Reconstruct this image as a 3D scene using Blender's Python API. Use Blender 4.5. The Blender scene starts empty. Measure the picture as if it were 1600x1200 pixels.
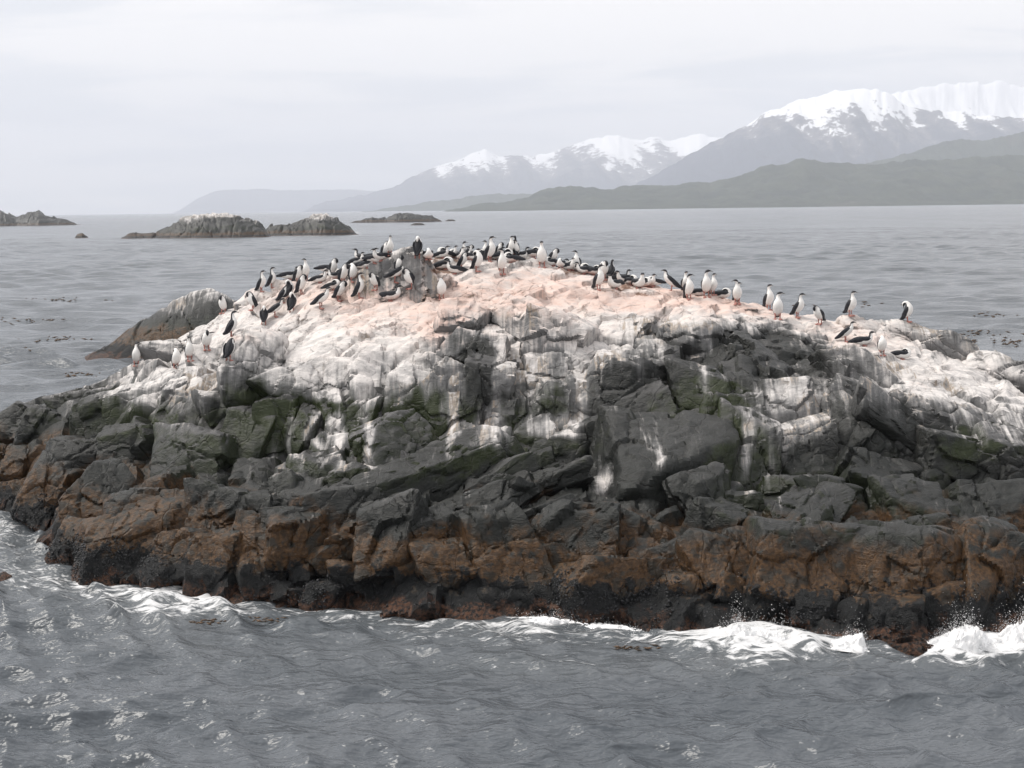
import bpy, math, random
import numpy as np
from mathutils import Vector, Matrix

random.seed(7)
rng = np.random.default_rng(7)
SC = bpy.context.scene
COL = SC.collection

# ------------------------------------------------------------------ camera
CAM_H = 7.5
FPX = 2537.0                       # focal length in pixels of the 1600 px wide picture
PITCH = math.radians(6.17)
ROLL = math.radians(0.75)
cam_d = bpy.data.cameras.new('camera')
cam_d.sensor_width = 36.0
cam_d.lens = 36.0 * FPX / 1600.0
cam_d.clip_start = 0.1
cam_d.clip_end = 80000.0
cam = bpy.data.objects.new('camera', cam_d)
COL.objects.link(cam)
CM = (Matrix.Rotation(math.pi / 2 - PITCH, 4, 'X') @ Matrix.Rotation(-ROLL, 4, 'Z'))
cam.matrix_world = Matrix.Translation((0, 0, CAM_H)) @ CM
SC.camera = cam
R3 = np.array(CM.to_3x3())
CPOS = np.array([0, 0, CAM_H])

# ------------------------------------------------------------------ world, sun, exposure
SUN_EL, SUN_AZ = math.radians(55), math.radians(-78)   # azimuth from +Y (away from the viewer) towards +X
world = bpy.data.worlds.new('World')
SC.world = world
world.use_nodes = True
wt = world.node_tree
wt.nodes.clear()


class NT:
    """small helper to write node trees"""
    def __init__(self, tree):
        self.t = tree

    def n(self, kind, **kw):
        nd = self.t.nodes.new(kind)
        for k, v in kw.items():
            setattr(nd, k, v)
        return nd

    def link(self, a, b):
        self.t.links.new(a, b)

    def inp(self, sock, v):
        if isinstance(v, bpy.types.NodeSocket):
            self.link(v, sock)
        else:
            sock.default_value = v

    def math(self, op, a, b=0.0, c=0.0, clamp=False):
        nd = self.n('ShaderNodeMath', operation=op, use_clamp=clamp)
        self.inp(nd.inputs[0], a); self.inp(nd.inputs[1], b); self.inp(nd.inputs[2], c)
        return nd.outputs[0]

    def smooth(self, x, lo, hi, a=0.0, b=1.0):
        nd = self.n('ShaderNodeMapRange', interpolation_type='SMOOTHSTEP')
        self.inp(nd.inputs[0], x); self.inp(nd.inputs[1], lo); self.inp(nd.inputs[2], hi)
        self.inp(nd.inputs[3], a); self.inp(nd.inputs[4], b)
        return nd.outputs[0]

    def mix(self, f, a, b):
        nd = self.n('ShaderNodeMix', data_type='RGBA')
        self.inp(nd.inputs[0], f)
        for s, v in ((nd.inputs[6], a), (nd.inputs[7], b)):
            if isinstance(v, (tuple, list)):
                v = (*v[:3], 1.0)
            self.inp(s, v)
        return nd.outputs[2]

    def noise(self, vec, scale, detail=4.0, rough=0.55, dist=0.0, out=0):
        nd = self.n('ShaderNodeTexNoise')
        self.inp(nd.inputs['Vector'], vec)
        nd.inputs['Scale'].default_value = scale
        nd.inputs['Detail'].default_value = detail
        nd.inputs['Roughness'].default_value = rough
        nd.inputs['Distortion'].default_value = dist
        return nd.outputs[out]

    def mapping(self, vec, scale=(1, 1, 1), rot=(0, 0, 0), loc=(0, 0, 0)):
        nd = self.n('ShaderNodeMapping')
        self.inp(nd.inputs[0], vec)
        nd.inputs['Location'].default_value = loc
        nd.inputs['Rotation'].default_value = rot
        nd.inputs['Scale'].default_value = scale
        return nd.outputs[0]

    def attr(self, name):
        nd = self.n('ShaderNodeAttribute', attribute_name=name)
        return nd.outputs['Fac']

    def bump(self, h, strength=0.5, dist=0.05, normal=None):
        nd = self.n('ShaderNodeBump')
        nd.inputs['Strength'].default_value = strength
        nd.inputs['Distance'].default_value = dist
        self.link(h, nd.inputs['Height'])
        if normal is not None:
            self.link(normal, nd.inputs['Normal'])
        return nd.outputs[0]


W = NT(wt)
sky = W.n('ShaderNodeTexSky', sky_type='NISHITA', sun_disc=False, sun_elevation=SUN_EL,
          sun_rotation=SUN_AZ, altitude=0.0, air_density=1.0, dust_density=2.0)
tc = W.n('ShaderNodeTexCoord')
sep = W.n('ShaderNodeSeparateXYZ')
W.link(tc.outputs['Generated'], sep.inputs[0])
zz = W.math('ADD', W.math('MAXIMUM', sep.outputs[2], 0.0), 0.16)
cmb = W.n('ShaderNodeCombineXYZ')
W.link(W.math('DIVIDE', sep.outputs[0], zz), cmb.inputs[0])
W.link(W.math('DIVIDE', sep.outputs[1], zz), cmb.inputs[1])
c1 = W.noise(W.mapping(cmb.outputs[0], (0.75, 0.9, 1), (0, 0, 0.25), (3.2, 1.0, 0)), 1.1, 5.0, 0.55, 0.5)
c2 = W.noise(W.mapping(cmb.outputs[0], (0.6, 1.3, 1), (0, 0, 0.1), (0.4, 7.0, 0)), 1.9, 6.0, 0.6, 0.7)
cc = W.math('ADD', W.math('MULTIPLY', c1, 0.6), W.math('MULTIPLY', c2, 0.4))
cf = W.smooth(cc, 0.44, 0.55)
cloud = W.mix(cf, (6.2, 6.3, 6.5), (8.3, 8.0, 7.75))
skymix = W.mix(0.94, sky.outputs[0], cloud)
bg = W.n('ShaderNodeBackground')
W.link(skymix, bg.inputs[0])
bg.inputs[1].default_value = 0.064
wo = W.n('ShaderNodeOutputWorld')
W.link(bg.outputs[0], wo.inputs[0])

sun_d = bpy.data.lights.new('sun', 'SUN')
sun_d.energy = 1.5
sun_d.angle = math.radians(28)
sun_d.color = (1.0, 0.95, 0.88)
sun = bpy.data.objects.new('sun', sun_d)
sv = Vector((math.sin(SUN_AZ) * math.cos(SUN_EL), math.cos(SUN_AZ) * math.cos(SUN_EL), math.sin(SUN_EL)))
sun.rotation_euler = sv.to_track_quat('Z', 'Y').to_euler()
sun.location = (0, 0, 60)
COL.objects.link(sun)

SC.view_settings.view_transform = 'Standard'
SC.view_settings.look = 'None'
SC.view_settings.gamma = 1.0
SC.view_settings.exposure = 1.25
SC.view_settings.use_curve_mapping = False
SC.cycles.use_denoising = True
SC.cycles.max_bounces = 6
SC.cycles.volume_bounces = 1
SC.cycles.use_fast_gi = False


# ------------------------------------------------------------------ geometry helpers
def project(P):
    q = (P - CPOS) @ R3
    d = np.maximum(-q[:, 2], 0.5)
    return 800 + FPX * q[:, 0] / d, 600 - FPX * q[:, 1] / d


def ray(px, py):
    v = np.stack([(np.asarray(px, float) - 800) / FPX, -(np.asarray(py, float) - 600) / FPX,
                  -np.ones_like(np.asarray(px, float))], -1)
    return v @ R3.T


def at_y(px, py, Y):
    d = ray(px, py)
    return CPOS + d * (np.asarray(Y, float) / d[..., 1])[..., None]


def at_z(px, py, z=0.0):
    d = ray(px, py)
    return CPOS + d * ((z - CAM_H) / d[..., 2])[..., None]


def _h(ix, iy, iz, seed):
    x = (ix * 374761393 + iy * 668265263 + iz * 2147483647 + seed * 1274126177) & 0xffffffff
    x = ((x ^ (x >> 13)) * 1274126177) & 0xffffffff
    x = ((x ^ (x >> 15)) * 2246822519) & 0xffffffff
    return ((x ^ (x >> 16)) & 0xffffff) / float(0xffffff)


def vnoise(P, seed=0):
    i = np.floor(P).astype(np.int64)
    f = P - i
    u = f * f * f * (f * (f * 6 - 15) + 10)
    r = 0.0
    for dx in (0, 1):
        wx = u[:, 0] if dx else 1 - u[:, 0]
        for dy in (0, 1):
            wy = u[:, 1] if dy else 1 - u[:, 1]
            for dz in (0, 1):
                wz = u[:, 2] if dz else 1 - u[:, 2]
                r = r + wx * wy * wz * _h(i[:, 0] + dx, i[:, 1] + dy, i[:, 2] + dz, seed)
    return r * 2 - 1


def fbm(P, oct=4, seed=0, gain=0.5):
    a, s, r = 1.0, 1.0, 0.0
    for k in range(oct):
        r = r + a * vnoise(P * s, seed + k)
        a *= gain; s *= 2.03
    return r


def facets(P, seed=0):
    """angular chipped relief: every point takes the tilted plane of its nearest random centre"""
    i = np.floor(P).astype(np.int64)
    best = np.full(len(P), 1e9); sec = np.full(len(P), 1e9); val = np.zeros(len(P))
    for dx in (-1, 0, 1):
        for dy in (-1, 0, 1):
            for dz in (-1, 0, 1):
                a, b, c = i[:, 0] + dx, i[:, 1] + dy, i[:, 2] + dz
                o = np.stack([_h(a, b, c, seed), _h(a, b, c, seed + 11), _h(a, b, c, seed + 23)], 1)
                d = P - (np.stack([a, b, c], 1) + o)
                dd = (d * d).sum(1)
                m = dd < best
                sec = np.where(m, best, np.minimum(sec, dd))
                g = o[:, [1, 2, 0]] * 2 - 1
                val = np.where(m, (d * g).sum(1) * 0.9 + (o[:, 0] - 0.5) * 0.7, val)
                best = np.where(m, dd, best)
    return val, np.sqrt(sec) - np.sqrt(best)


def mk_mesh(name, V, F, smooth=True):
    me = bpy.data.meshes.new(name)
    V = np.ascontiguousarray(V, dtype=np.float32)
    F = np.ascontiguousarray(F, dtype=np.int32)
    k = F.shape[1]
    me.vertices.add(len(V))
    me.vertices.foreach_set('co', V.ravel())
    me.loops.add(F.size)
    me.loops.foreach_set('vertex_index', F.ravel())
    me.polygons.add(len(F))
    me.polygons.foreach_set('loop_start', np.arange(0, F.size, k, dtype=np.int32))
    me.polygons.foreach_set('loop_total', np.full(len(F), k, np.int32))
    me.polygons.foreach_set('use_smooth', np.full(len(F), smooth))
    me.update(calc_edges=True)
    return me


def mk_obj(name, me, mat, parent=None, label=None, cat=None, group=None, kind=None):
    o = bpy.data.objects.new(name, me)
    COL.objects.link(o)
    if me is not None and mat is not None and not me.materials:
        me.materials.append(mat)
    if parent is not None:
        o.parent = parent
    for k, v in (('label', label), ('category', cat), ('group', group), ('kind', kind)):
        if v:
            o[k] = v
    return o


def add_attr(me, name, vals):
    a = me.attributes.new(name, 'FLOAT', 'POINT')
    a.data.foreach_set('value', np.ascontiguousarray(vals, np.float32))


def grid_faces(nr, nc):
    a = np.arange(nr * nc).reshape(nr, nc)
    return np.stack([a[:-1, :-1], a[:-1, 1:], a[1:, 1:], a[1:, :-1]], -1).reshape(-1, 4)


def drop_faces(V, F, keep):
    F = F[keep]
    u, inv = np.unique(F.ravel(), return_inverse=True)
    return u, V[u], inv.reshape(F.shape)


# ------------------------------------------------------------------ materials
def new_mat(name):
    m = bpy.data.materials.new(name)
    m.use_nodes = True
    t = m.node_tree
    t.nodes.clear()
    N = NT(t)
    out = N.n('ShaderNodeOutputMaterial')
    return m, N, out


def bsdf(N, out, color, rough=0.8, spec=0.3, normal=None):
    p = N.n('ShaderNodeBsdfPrincipled')
    if isinstance(color, (tuple, list)):
        color = (*color[:3], 1.0)
    N.inp(p.inputs['Base Color'], color)
    N.inp(p.inputs['Roughness'], rough)
    N.inp(p.inputs['Specular IOR Level'], spec)
    if normal is not None:
        N.link(normal, p.inputs['Normal'])
    N.link(p.outputs[0], out.inputs[0])
    return p


def rock_material():
    m, N, out = new_mat('weathered_rock')
    geo = N.n('ShaderNodeNewGeometry')
    pos = geo.outputs['Position']
    sp = N.n('ShaderNodeSeparateXYZ'); N.link(pos, sp.inputs[0])
    sn = N.n('ShaderNodeSeparateXYZ'); N.link(geo.outputs['Normal'], sn.inputs[0])
    z = sp.outputs[2]; nz = sn.outputs[2]
    big = N.noise(pos, 0.7, 4, 0.55)
    mid = N.noise(pos, 3.0, 5, 0.6)
    fine = N.noise(pos, 14.0, 5, 0.65)
    speck = N.noise(pos, 45.0, 3, 0.6)
    streak = N.noise(N.mapping(pos, (4.6, 0.55, 0.5), (0.0, 0.10, 0.12)), 1.0, 5, 0.6, 0.25)
    streak2 = N.noise(N.mapping(pos, (15.0, 1.6, 1.3), (0.0, 0.06, 0.1)), 1.0, 3, 0.6, 0.3)
    vein = N.noise(N.mapping(pos, (1.5, 1.5, 6.0), (0.0, 0.6, 0.2)), 1.6, 5, 0.6, 0.8)
    # bare rock
    col = N.mix(N.smooth(big, 0.35, 0.65), (0.007, 0.0085, 0.0070), (0.020, 0.0215, 0.0200))
    tone = N.attr('tone')
    col = N.mix(N.math('MULTIPLY', tone, 0.7), col, (0.040, 0.040, 0.041))
    col = N.mix(N.math('MULTIPLY', N.smooth(vein, 0.5, 0.75), 0.3), col, (0.07, 0.069, 0.07))
    col = N.mix(N.math('MULTIPLY', N.smooth(fine, 0.52, 0.75), 0.5), col, (0.035, 0.037, 0.04))
    # paler upward faces: dilute droppings, plus top light painted into the colour
    toplit_film = N.math('MULTIPLY', N.smooth(N.math('ADD', nz, N.math('MULTIPLY', N.math('SUBTRACT', mid, 0.5), 0.7)), 0.40, 0.90),
                  N.smooth(z, 1.2, 2.6))
    col = N.mix(N.math('MULTIPLY', toplit_film, N.smooth(tone, 0.0, 0.6, 0.08, 0.30)), col, (0.20, 0.195, 0.20))
    # algae
    al = N.math('ADD', N.attr('algae'), N.math('MULTIPLY', N.math('SUBTRACT', mid, 0.5), 1.1))
    al = N.math('MULTIPLY', N.smooth(al, 0.25, 0.70), N.smooth(nz, 0.85, 0.3))
    col = N.mix(N.math('MULTIPLY', al, 0.85), col, N.mix(mid, (0.014, 0.022, 0.007), (0.040, 0.052, 0.014)))
    # wet, darker tidal part of the rock
    zj = N.math('ADD', z, N.math('MULTIPLY', N.math('SUBTRACT', big, 0.5), 2.2))
    zj = N.math('ADD', zj, N.math('MULTIPLY', N.math('SUBTRACT', mid, 0.5), 0.9))
    wet = N.smooth(zj, 2.9, 1.9)
    col = N.mix(N.math('MULTIPLY', wet, 0.6), col, (0.010, 0.012, 0.011))
    # droppings: a thin grey wash, then the thick white coat that sits on tops and runs down faces
    stri = N.noise(N.mapping(pos, (1.0, 7.5, 3.0), (0.25, 0.0, -0.85)), 1.0, 5, 0.62, 0.25)
    ga = N.attr('guano')
    wash = N.math('ADD', ga, N.math('MULTIPLY', N.math('SUBTRACT', streak, 0.5), 0.9))
    wash = N.math('ADD', wash, N.math('MULTIPLY', N.math('SUBTRACT', mid, 0.5), 0.25))
    wash = N.smooth(wash, 0.20, 0.66)
    col = N.mix(N.math('MULTIPLY', wash, 0.72), col, N.mix(fine, (0.20, 0.20, 0.205), (0.33, 0.325, 0.325)))
    g = N.math('ADD', ga, N.math('MULTIPLY', N.math('SUBTRACT', nz, 0.62), 0.50))
    g = N.math('ADD', g, N.math('MULTIPLY', N.math('SUBTRACT', streak, 0.5), 1.7))
    g = N.math('ADD', g, N.math('MULTIPLY', N.math('SUBTRACT', streak2, 0.5), 0.9))
    g = N.math('ADD', g, N.math('MULTIPLY', N.math('SUBTRACT', fine, 0.5), 0.35))
    gf = N.smooth(g, 0.36, 1.02)
    pk = N.math('ADD', N.attr('pink'), N.math('MULTIPLY', N.math('SUBTRACT', mid, 0.5), 1.1))
    pk = N.math('ADD', pk, N.math('MULTIPLY', N.math('SUBTRACT', stri, 0.5), 1.3))
    pkf = N.math('MULTIPLY', N.smooth(pk, 0.05, 1.6), 0.80)
    gcol = N.mix(N.smooth(stri, 0.35, 0.65), (0.50, 0.48, 0.47), (0.72, 0.685, 0.665))
    gcol = N.mix(N.math('MULTIPLY', N.smooth(mid, 0.48, 0.70), 0.5), gcol, (0.36, 0.355, 0.36))
    gcol = N.mix(N.math('MULTIPLY', N.smooth(fine, 0.54, 0.72), 0.28), gcol, (0.30, 0.29, 0.285))
    gcol = N.mix(pkf, gcol, N.mix(pkf, (0.76, 0.665, 0.61), (0.64, 0.40, 0.32)))
    # ochre rims where the streaks thin out
    rim = N.math('MULTIPLY', N.smooth(gf, 0.1, 0.4), N.smooth(gf, 0.85, 0.5))
    gcol = N.mix(N.math('MULTIPLY', N.math('MULTIPLY', rim, N.smooth(big, 0.48, 0.66)), 0.6), gcol, (0.46, 0.29, 0.12))
    col = N.mix(N.math('MULTIPLY', gf, 0.95), col, gcol)
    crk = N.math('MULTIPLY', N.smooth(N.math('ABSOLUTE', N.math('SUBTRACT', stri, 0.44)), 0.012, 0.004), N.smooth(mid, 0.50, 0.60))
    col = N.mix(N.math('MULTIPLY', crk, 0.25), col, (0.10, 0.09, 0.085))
    # joints and fractures
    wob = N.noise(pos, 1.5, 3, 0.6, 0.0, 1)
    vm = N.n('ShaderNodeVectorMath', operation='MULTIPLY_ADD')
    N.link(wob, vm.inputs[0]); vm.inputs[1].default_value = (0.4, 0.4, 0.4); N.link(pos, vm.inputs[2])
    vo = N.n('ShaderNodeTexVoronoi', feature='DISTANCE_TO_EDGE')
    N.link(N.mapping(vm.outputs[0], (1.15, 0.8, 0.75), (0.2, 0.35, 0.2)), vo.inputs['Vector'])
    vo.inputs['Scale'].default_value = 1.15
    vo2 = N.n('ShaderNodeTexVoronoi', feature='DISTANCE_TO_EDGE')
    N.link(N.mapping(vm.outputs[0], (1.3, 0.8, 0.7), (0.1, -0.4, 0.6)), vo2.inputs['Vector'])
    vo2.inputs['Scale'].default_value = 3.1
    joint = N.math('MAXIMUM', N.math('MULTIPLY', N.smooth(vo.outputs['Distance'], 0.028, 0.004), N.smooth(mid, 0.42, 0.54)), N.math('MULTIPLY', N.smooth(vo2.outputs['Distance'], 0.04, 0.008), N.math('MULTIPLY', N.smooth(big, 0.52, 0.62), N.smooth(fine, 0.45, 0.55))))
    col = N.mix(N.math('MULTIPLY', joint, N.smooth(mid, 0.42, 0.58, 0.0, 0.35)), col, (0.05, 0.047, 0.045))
    # trampled nest mud
    md = N.math('ADD', N.attr('mud'), N.math('MULTIPLY', N.math('SUBTRACT', mid, 0.5), 1.0))
    md = N.math('ADD', md, N.math('MULTIPLY', N.math('SUBTRACT', fine, 0.5), 0.6))
    col = N.mix(N.math('MULTIPLY', N.smooth(md, 0.4, 0.7), 0.85), col, N.mix(fine, (0.10, 0.055, 0.035), (0.24, 0.14, 0.10)))
    # brown weed crust
    bf = N.smooth(zj, 1.75, 1.35)
    bcol = N.mix(N.smooth(fine, 0.35, 0.68), (0.034, 0.0175, 0.0075), (0.100, 0.052, 0.021))
    bcol = N.mix(N.smooth(speck, 0.6, 0.75), bcol, (0.11, 0.075, 0.038))
    bcol = N.mix(N.math('MULTIPLY', N.smooth(mid, 0.50, 0.62), 0.8), bcol, (0.020, 0.020, 0.017))
    bf = N.math('MULTIPLY', bf, N.smooth(N.math('ADD', mid, N.math('MULTIPLY', nz, -0.12)), 0.26, 0.42))
    col = N.mix(bf, col, bcol)
    # mussel belt and the reddish fringe at the water
    zm = N.math('ADD', z, N.math('MULTIPLY', N.math('SUBTRACT', mid, 0.5), 1.6))
    zm = N.math('ADD', zm, N.math('MULTIPLY', N.math('SUBTRACT', fine, 0.5), 0.5))
    mf = N.smooth(zm, 0.80, 0.62)
    mcol = N.mix(N.smooth(fine, 0.4, 0.65), (0.005, 0.006, 0.007), (0.015, 0.016, 0.017))
    col = N.mix(mf, col, mcol)
    rf = N.math('MULTIPLY', N.smooth(zm, 0.30, 0.12), N.smooth(fine, 0.40, 0.60))
    col = N.mix(rf, col, N.mix(mid, (0.06, 0.026, 0.014), (0.15, 0.075, 0.045)))
    rough = N.math('SUBTRACT', 0.86, N.math('MULTIPLY', wet, 0.34))
    hgt = N.math('ADD', N.math('MULTIPLY', mid, 0.24), N.math('MULTIPLY', fine, 0.50))
    hgt = N.math('ADD', hgt, N.math('MULTIPLY', stri, 0.7))
    hgt = N.math('SUBTRACT', hgt, N.math('MULTIPLY', crk, 0.15))
    hgt = N.math('SUBTRACT', hgt, N.math('MULTIPLY', joint, 0.32))
    hgt = N.math('ADD', hgt, N.math('MULTIPLY', speck, 0.12))
    hgt = N.math('ADD', hgt, N.math('MULTIPLY', N.math('ABSOLUTE', N.math('SUBTRACT', vein, 0.5)), 0.7))
    hgt = N.math('ADD', hgt, N.math('MULTIPLY', N.math('MULTIPLY', mf, speck), 0.8))
    gl = N.math('SUBTRACT', 1.0, N.math('MAXIMUM', gf, N.math('MULTIPLY', wash, 0.7)))
    rough = N.math('SUBTRACT', 0.88, N.math('MULTIPLY', gl, 0.42))
    bsdf(N, out, col, rough, N.math('ADD', 0.06, N.math('MULTIPLY', gl, 0.24)), N.bump(hgt, 0.7, 0.08))
    return m


def simple_mat(name, c1, c2, scale, rough=0.8, bump=0.3, spec=0.3):
    m, N, out = new_mat(name)
    geo = N.n('ShaderNodeNewGeometry')
    ns = N.noise(geo.outputs['Position'], scale, 4, 0.6)
    col = N.mix(N.smooth(ns, 0.35, 0.65), c1, c2)
    bsdf(N, out, col, rough, spec, N.bump(ns, bump, 0.02))
    return m


def mountain_material(name, snow, forest1, forest2, scree):
    m, N, out = new_mat(name)
    geo = N.n('ShaderNodeNewGeometry')
    pos = geo.outputs['Position']
    sp = N.n('ShaderNodeSeparateXYZ'); N.link(pos, sp.inputs[0])
    sn = N.n('ShaderNodeSeparateXYZ'); N.link(geo.outputs['Normal'], sn.inputs[0])
    z = sp.outputs[2]; nz = sn.outputs[2]
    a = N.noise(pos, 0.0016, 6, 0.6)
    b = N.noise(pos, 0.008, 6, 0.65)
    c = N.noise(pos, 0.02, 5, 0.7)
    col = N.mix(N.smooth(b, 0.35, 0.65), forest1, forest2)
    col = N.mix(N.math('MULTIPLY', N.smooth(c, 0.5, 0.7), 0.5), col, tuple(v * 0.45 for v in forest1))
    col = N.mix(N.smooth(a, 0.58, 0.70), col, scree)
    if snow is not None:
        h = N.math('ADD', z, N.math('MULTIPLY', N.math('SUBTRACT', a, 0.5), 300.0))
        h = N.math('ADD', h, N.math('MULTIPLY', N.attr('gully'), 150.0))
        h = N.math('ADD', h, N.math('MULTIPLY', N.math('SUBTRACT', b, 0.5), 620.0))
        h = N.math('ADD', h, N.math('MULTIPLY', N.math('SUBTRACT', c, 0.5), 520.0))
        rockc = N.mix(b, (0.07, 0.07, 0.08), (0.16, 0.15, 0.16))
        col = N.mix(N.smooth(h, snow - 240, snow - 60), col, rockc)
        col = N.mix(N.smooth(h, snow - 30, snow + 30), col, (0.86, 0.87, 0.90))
    bsdf(N, out, col, 0.95, 0.1)
    return m


def water_material():
    m, N, out = new_mat('sea_water')
    geo = N.n('ShaderNodeNewGeometry')
    pos = geo.outputs['Position']
    w0 = N.noise(N.mapping(pos, (0.24, 0.36, 0.1), (0, 0, 0.12)), 1.0, 3, 0.55, 0.0)
    w1 = N.noise(N.mapping(pos, (0.65, 1.45, 1.0), (0, 0, 0.10)), 1.0, 3, 0.5, 0.0)
    w2 = N.noise(N.mapping(pos, (2.0, 4.0, 2.0), (0, 0, -0.08)), 1.0, 3, 0.55, 0.0)
    w3 = N.noise(N.mapping(pos, (7.0, 9.0, 4.0), (0, 0, 0.3)), 1.0, 2, 0.5, 0.0)
    spz = N.n('ShaderNodeSeparateXYZ'); N.link(pos, spz.inputs[0])
    far = N.smooth(spz.outputs[1], 40.0, 170.0)
    h = N.math('ADD', N.math('MULTIPLY', w1, 0.16), N.math('MULTIPLY', w2, 0.12))
    h = N.math('ADD', h, N.math('MULTIPLY', w3, 0.022))
    h = N.math('ADD', h, N.math('MULTIPLY', w0, 0.4))
    wf = N.noise(N.mapping(pos, (0.07, 0.10, 0.02), (0, 0, 0.08)), 1.0, 3, 0.6, 0.0)
    h = N.math('ADD', h, N.math('MULTIPLY', wf, 0.6))
    nrm = N.bump(h, 1.0, 1.0)
    # open water: wavelets of every size tilt the surface
    chop = N.noise(N.mapping(pos, (0.030, 0.030, 0.03), (0, 0, 0.1)), 1.0, 7, 0.82, 0.0, 1)
    v1 = N.n('ShaderNodeVectorMath', operation='SUBTRACT'); N.link(chop, v1.inputs[0]); v1.inputs[1].default_value = (0.5, 0.5, 0.5)
    v2 = N.n('ShaderNodeVectorMath', operation='MULTIPLY'); N.link(v1.outputs[0], v2.inputs[0]); v2.inputs[1].default_value = (0.5, 1.15, 0.0)
    v3 = N.n('ShaderNodeVectorMath', operation='SCALE'); N.link(v2.outputs[0], v3.inputs[0]); N.link(N.math('ADD', 0.10, N.math('MULTIPLY', far, 0.5)), v3.inputs['Scale'])
    v4 = N.n('ShaderNodeVectorMath', operation='ADD'); N.link(nrm, v4.inputs[0]); N.link(v3.outputs[0], v4.inputs[1])
    v5 = N.n('ShaderNodeVectorMath', operation='NORMALIZE'); N.link(v4.outputs[0], v5.inputs[0])
    nrm = v5.outputs[0]
    f1 = N.noise(N.mapping(pos, (0.9, 2.3, 1.0), (0, 0, 0.1)), 1.0, 6, 0.62, 1.3)
    f2 = N.noise(N.mapping(pos, (3.0, 6.5, 1.0)), 1.0, 5, 0.65, 0.9)
    lace = N.math('SUBTRACT', 1.0, N.math('MULTIPLY', N.math('ABSOLUTE', N.math('SUBTRACT', f1, 0.5)), 7.0))
    fa = N.attr('foam')
    ff = N.math('ADD', N.math('MULTIPLY', lace, 0.38), N.math('MULTIPLY', N.math('SUBTRACT', f2, 0.5), 1.5))
    ff = N.math('ADD', ff, N.math('MULTIPLY', fa, 0.72))
    foam = N.math('MULTIPLY', N.smooth(ff, 0.78, 1.12), N.smooth(fa, 0.05, 0.25))
    murk = N.mix(N.smooth(w0, 0.4, 0.6), (0.074, 0.084, 0.096), (0.092, 0.102, 0.115))
    murk = N.mix(N.math('MULTIPLY', fa, 0.35), murk, (0.13, 0.14, 0.14))
    col = N.mix(foam, murk, N.mix(f2, (0.42, 0.43, 0.44), (0.78, 0.78, 0.79)))
    rough = N.math('ADD', 0.22, N.math('MULTIPLY', foam, 0.6))
    p = bsdf(N, out, col, rough, 0.5, nrm)
    p.inputs['IOR'].default_value = 1.33
    return m


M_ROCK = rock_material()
M_WATER = water_material()
M_MUSSEL = simple_mat('mussel_shell', (0.006, 0.007, 0.010), (0.020, 0.021, 0.024), 20, 0.45, 0.1, 0.5)
M_KELP = simple_mat('kelp_blade', (0.030, 0.016, 0.006), (0.085, 0.042, 0.014), 6, 0.45, 0.2, 0.5)
M_FOAM = simple_mat('white_spray', (0.80, 0.81, 0.82), (0.86, 0.86, 0.87), 8, 0.8, 0.0, 0.2)
M_HILL = mountain_material('forest_hills', None, (0.022, 0.030, 0.020), (0.046, 0.054, 0.034), (0.075, 0.072, 0.056))
M_HILL2 = mountain_material('dark_wooded_ridge', None, (0.018, 0.028, 0.018), (0.036, 0.048, 0.028), (0.05, 0.05, 0.04))

# ------------------------------------------------------------------ sea
WATERLINE = np.array([(-120, 720), (-60, 745), (0, 790), (50, 842), (100, 898), (200, 922), (300, 936), (400, 945), (500, 955), (600, 963),
                      (700, 968), (800, 968), (900, 972), (1000, 982), (1100, 996), (1200, 1000), (1300, 1002),
                      (1400, 1008), (1500, 1004), (1600, 1000), (1750, 985), (1900, 950)], float)
FOAM = [  # px, py, spread x, spread y, amount : where the swell breaks on the islet
    (15, 830, 40, 45, 1.0), (60, 905, 80, 20, .75), (230, 930, 120, 14, .95), (320, 948, 90, 11, 1.0), (500, 966, 130, 8, 1.0),
    (160, 960, 150, 18, .38), (640, 985, 110, 10, .65), (850, 968, 60, 11, .9), (740, 980, 90, 6, .65), (960, 990, 120, 8, .5),
    (1060, 1005, 90, 9, .5), (1190, 1002, 74, 20, 1.35), (1290, 1012, 80, 10, .8), (1130, 1032, 110, 11, .42), (720, 1000, 180, 12, .40),
    (1490, 1015, 55, 15, 1.1), (1580, 1015, 55, 17, 1.25), (1000, 1040, 200, 18, .45), (700, 1040, 260, 24, .30),
    (1420, 1032, 130, 10, .45), (420, 416, 18, 4, .6), (300, 371, 30, 2, 1.0), (480, 369, 45, 2, .9), (556, 364, 10, 4, 1.0),
    (70, 376, 50, 3, .5), (1250, 340, 60, 1, .4), (860, 357, 40, 2, .4), (300, 1000, 220, 25, .30)]


def gauss_sum(px, py, lst):
    r = np.zeros_like(px)
    for x, y, sx, sy, a in lst:
        r = r + a * np.exp(-0.5 * (((px - x) / sx) ** 2 + ((py - y) / sy) ** 2))
    return r


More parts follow.
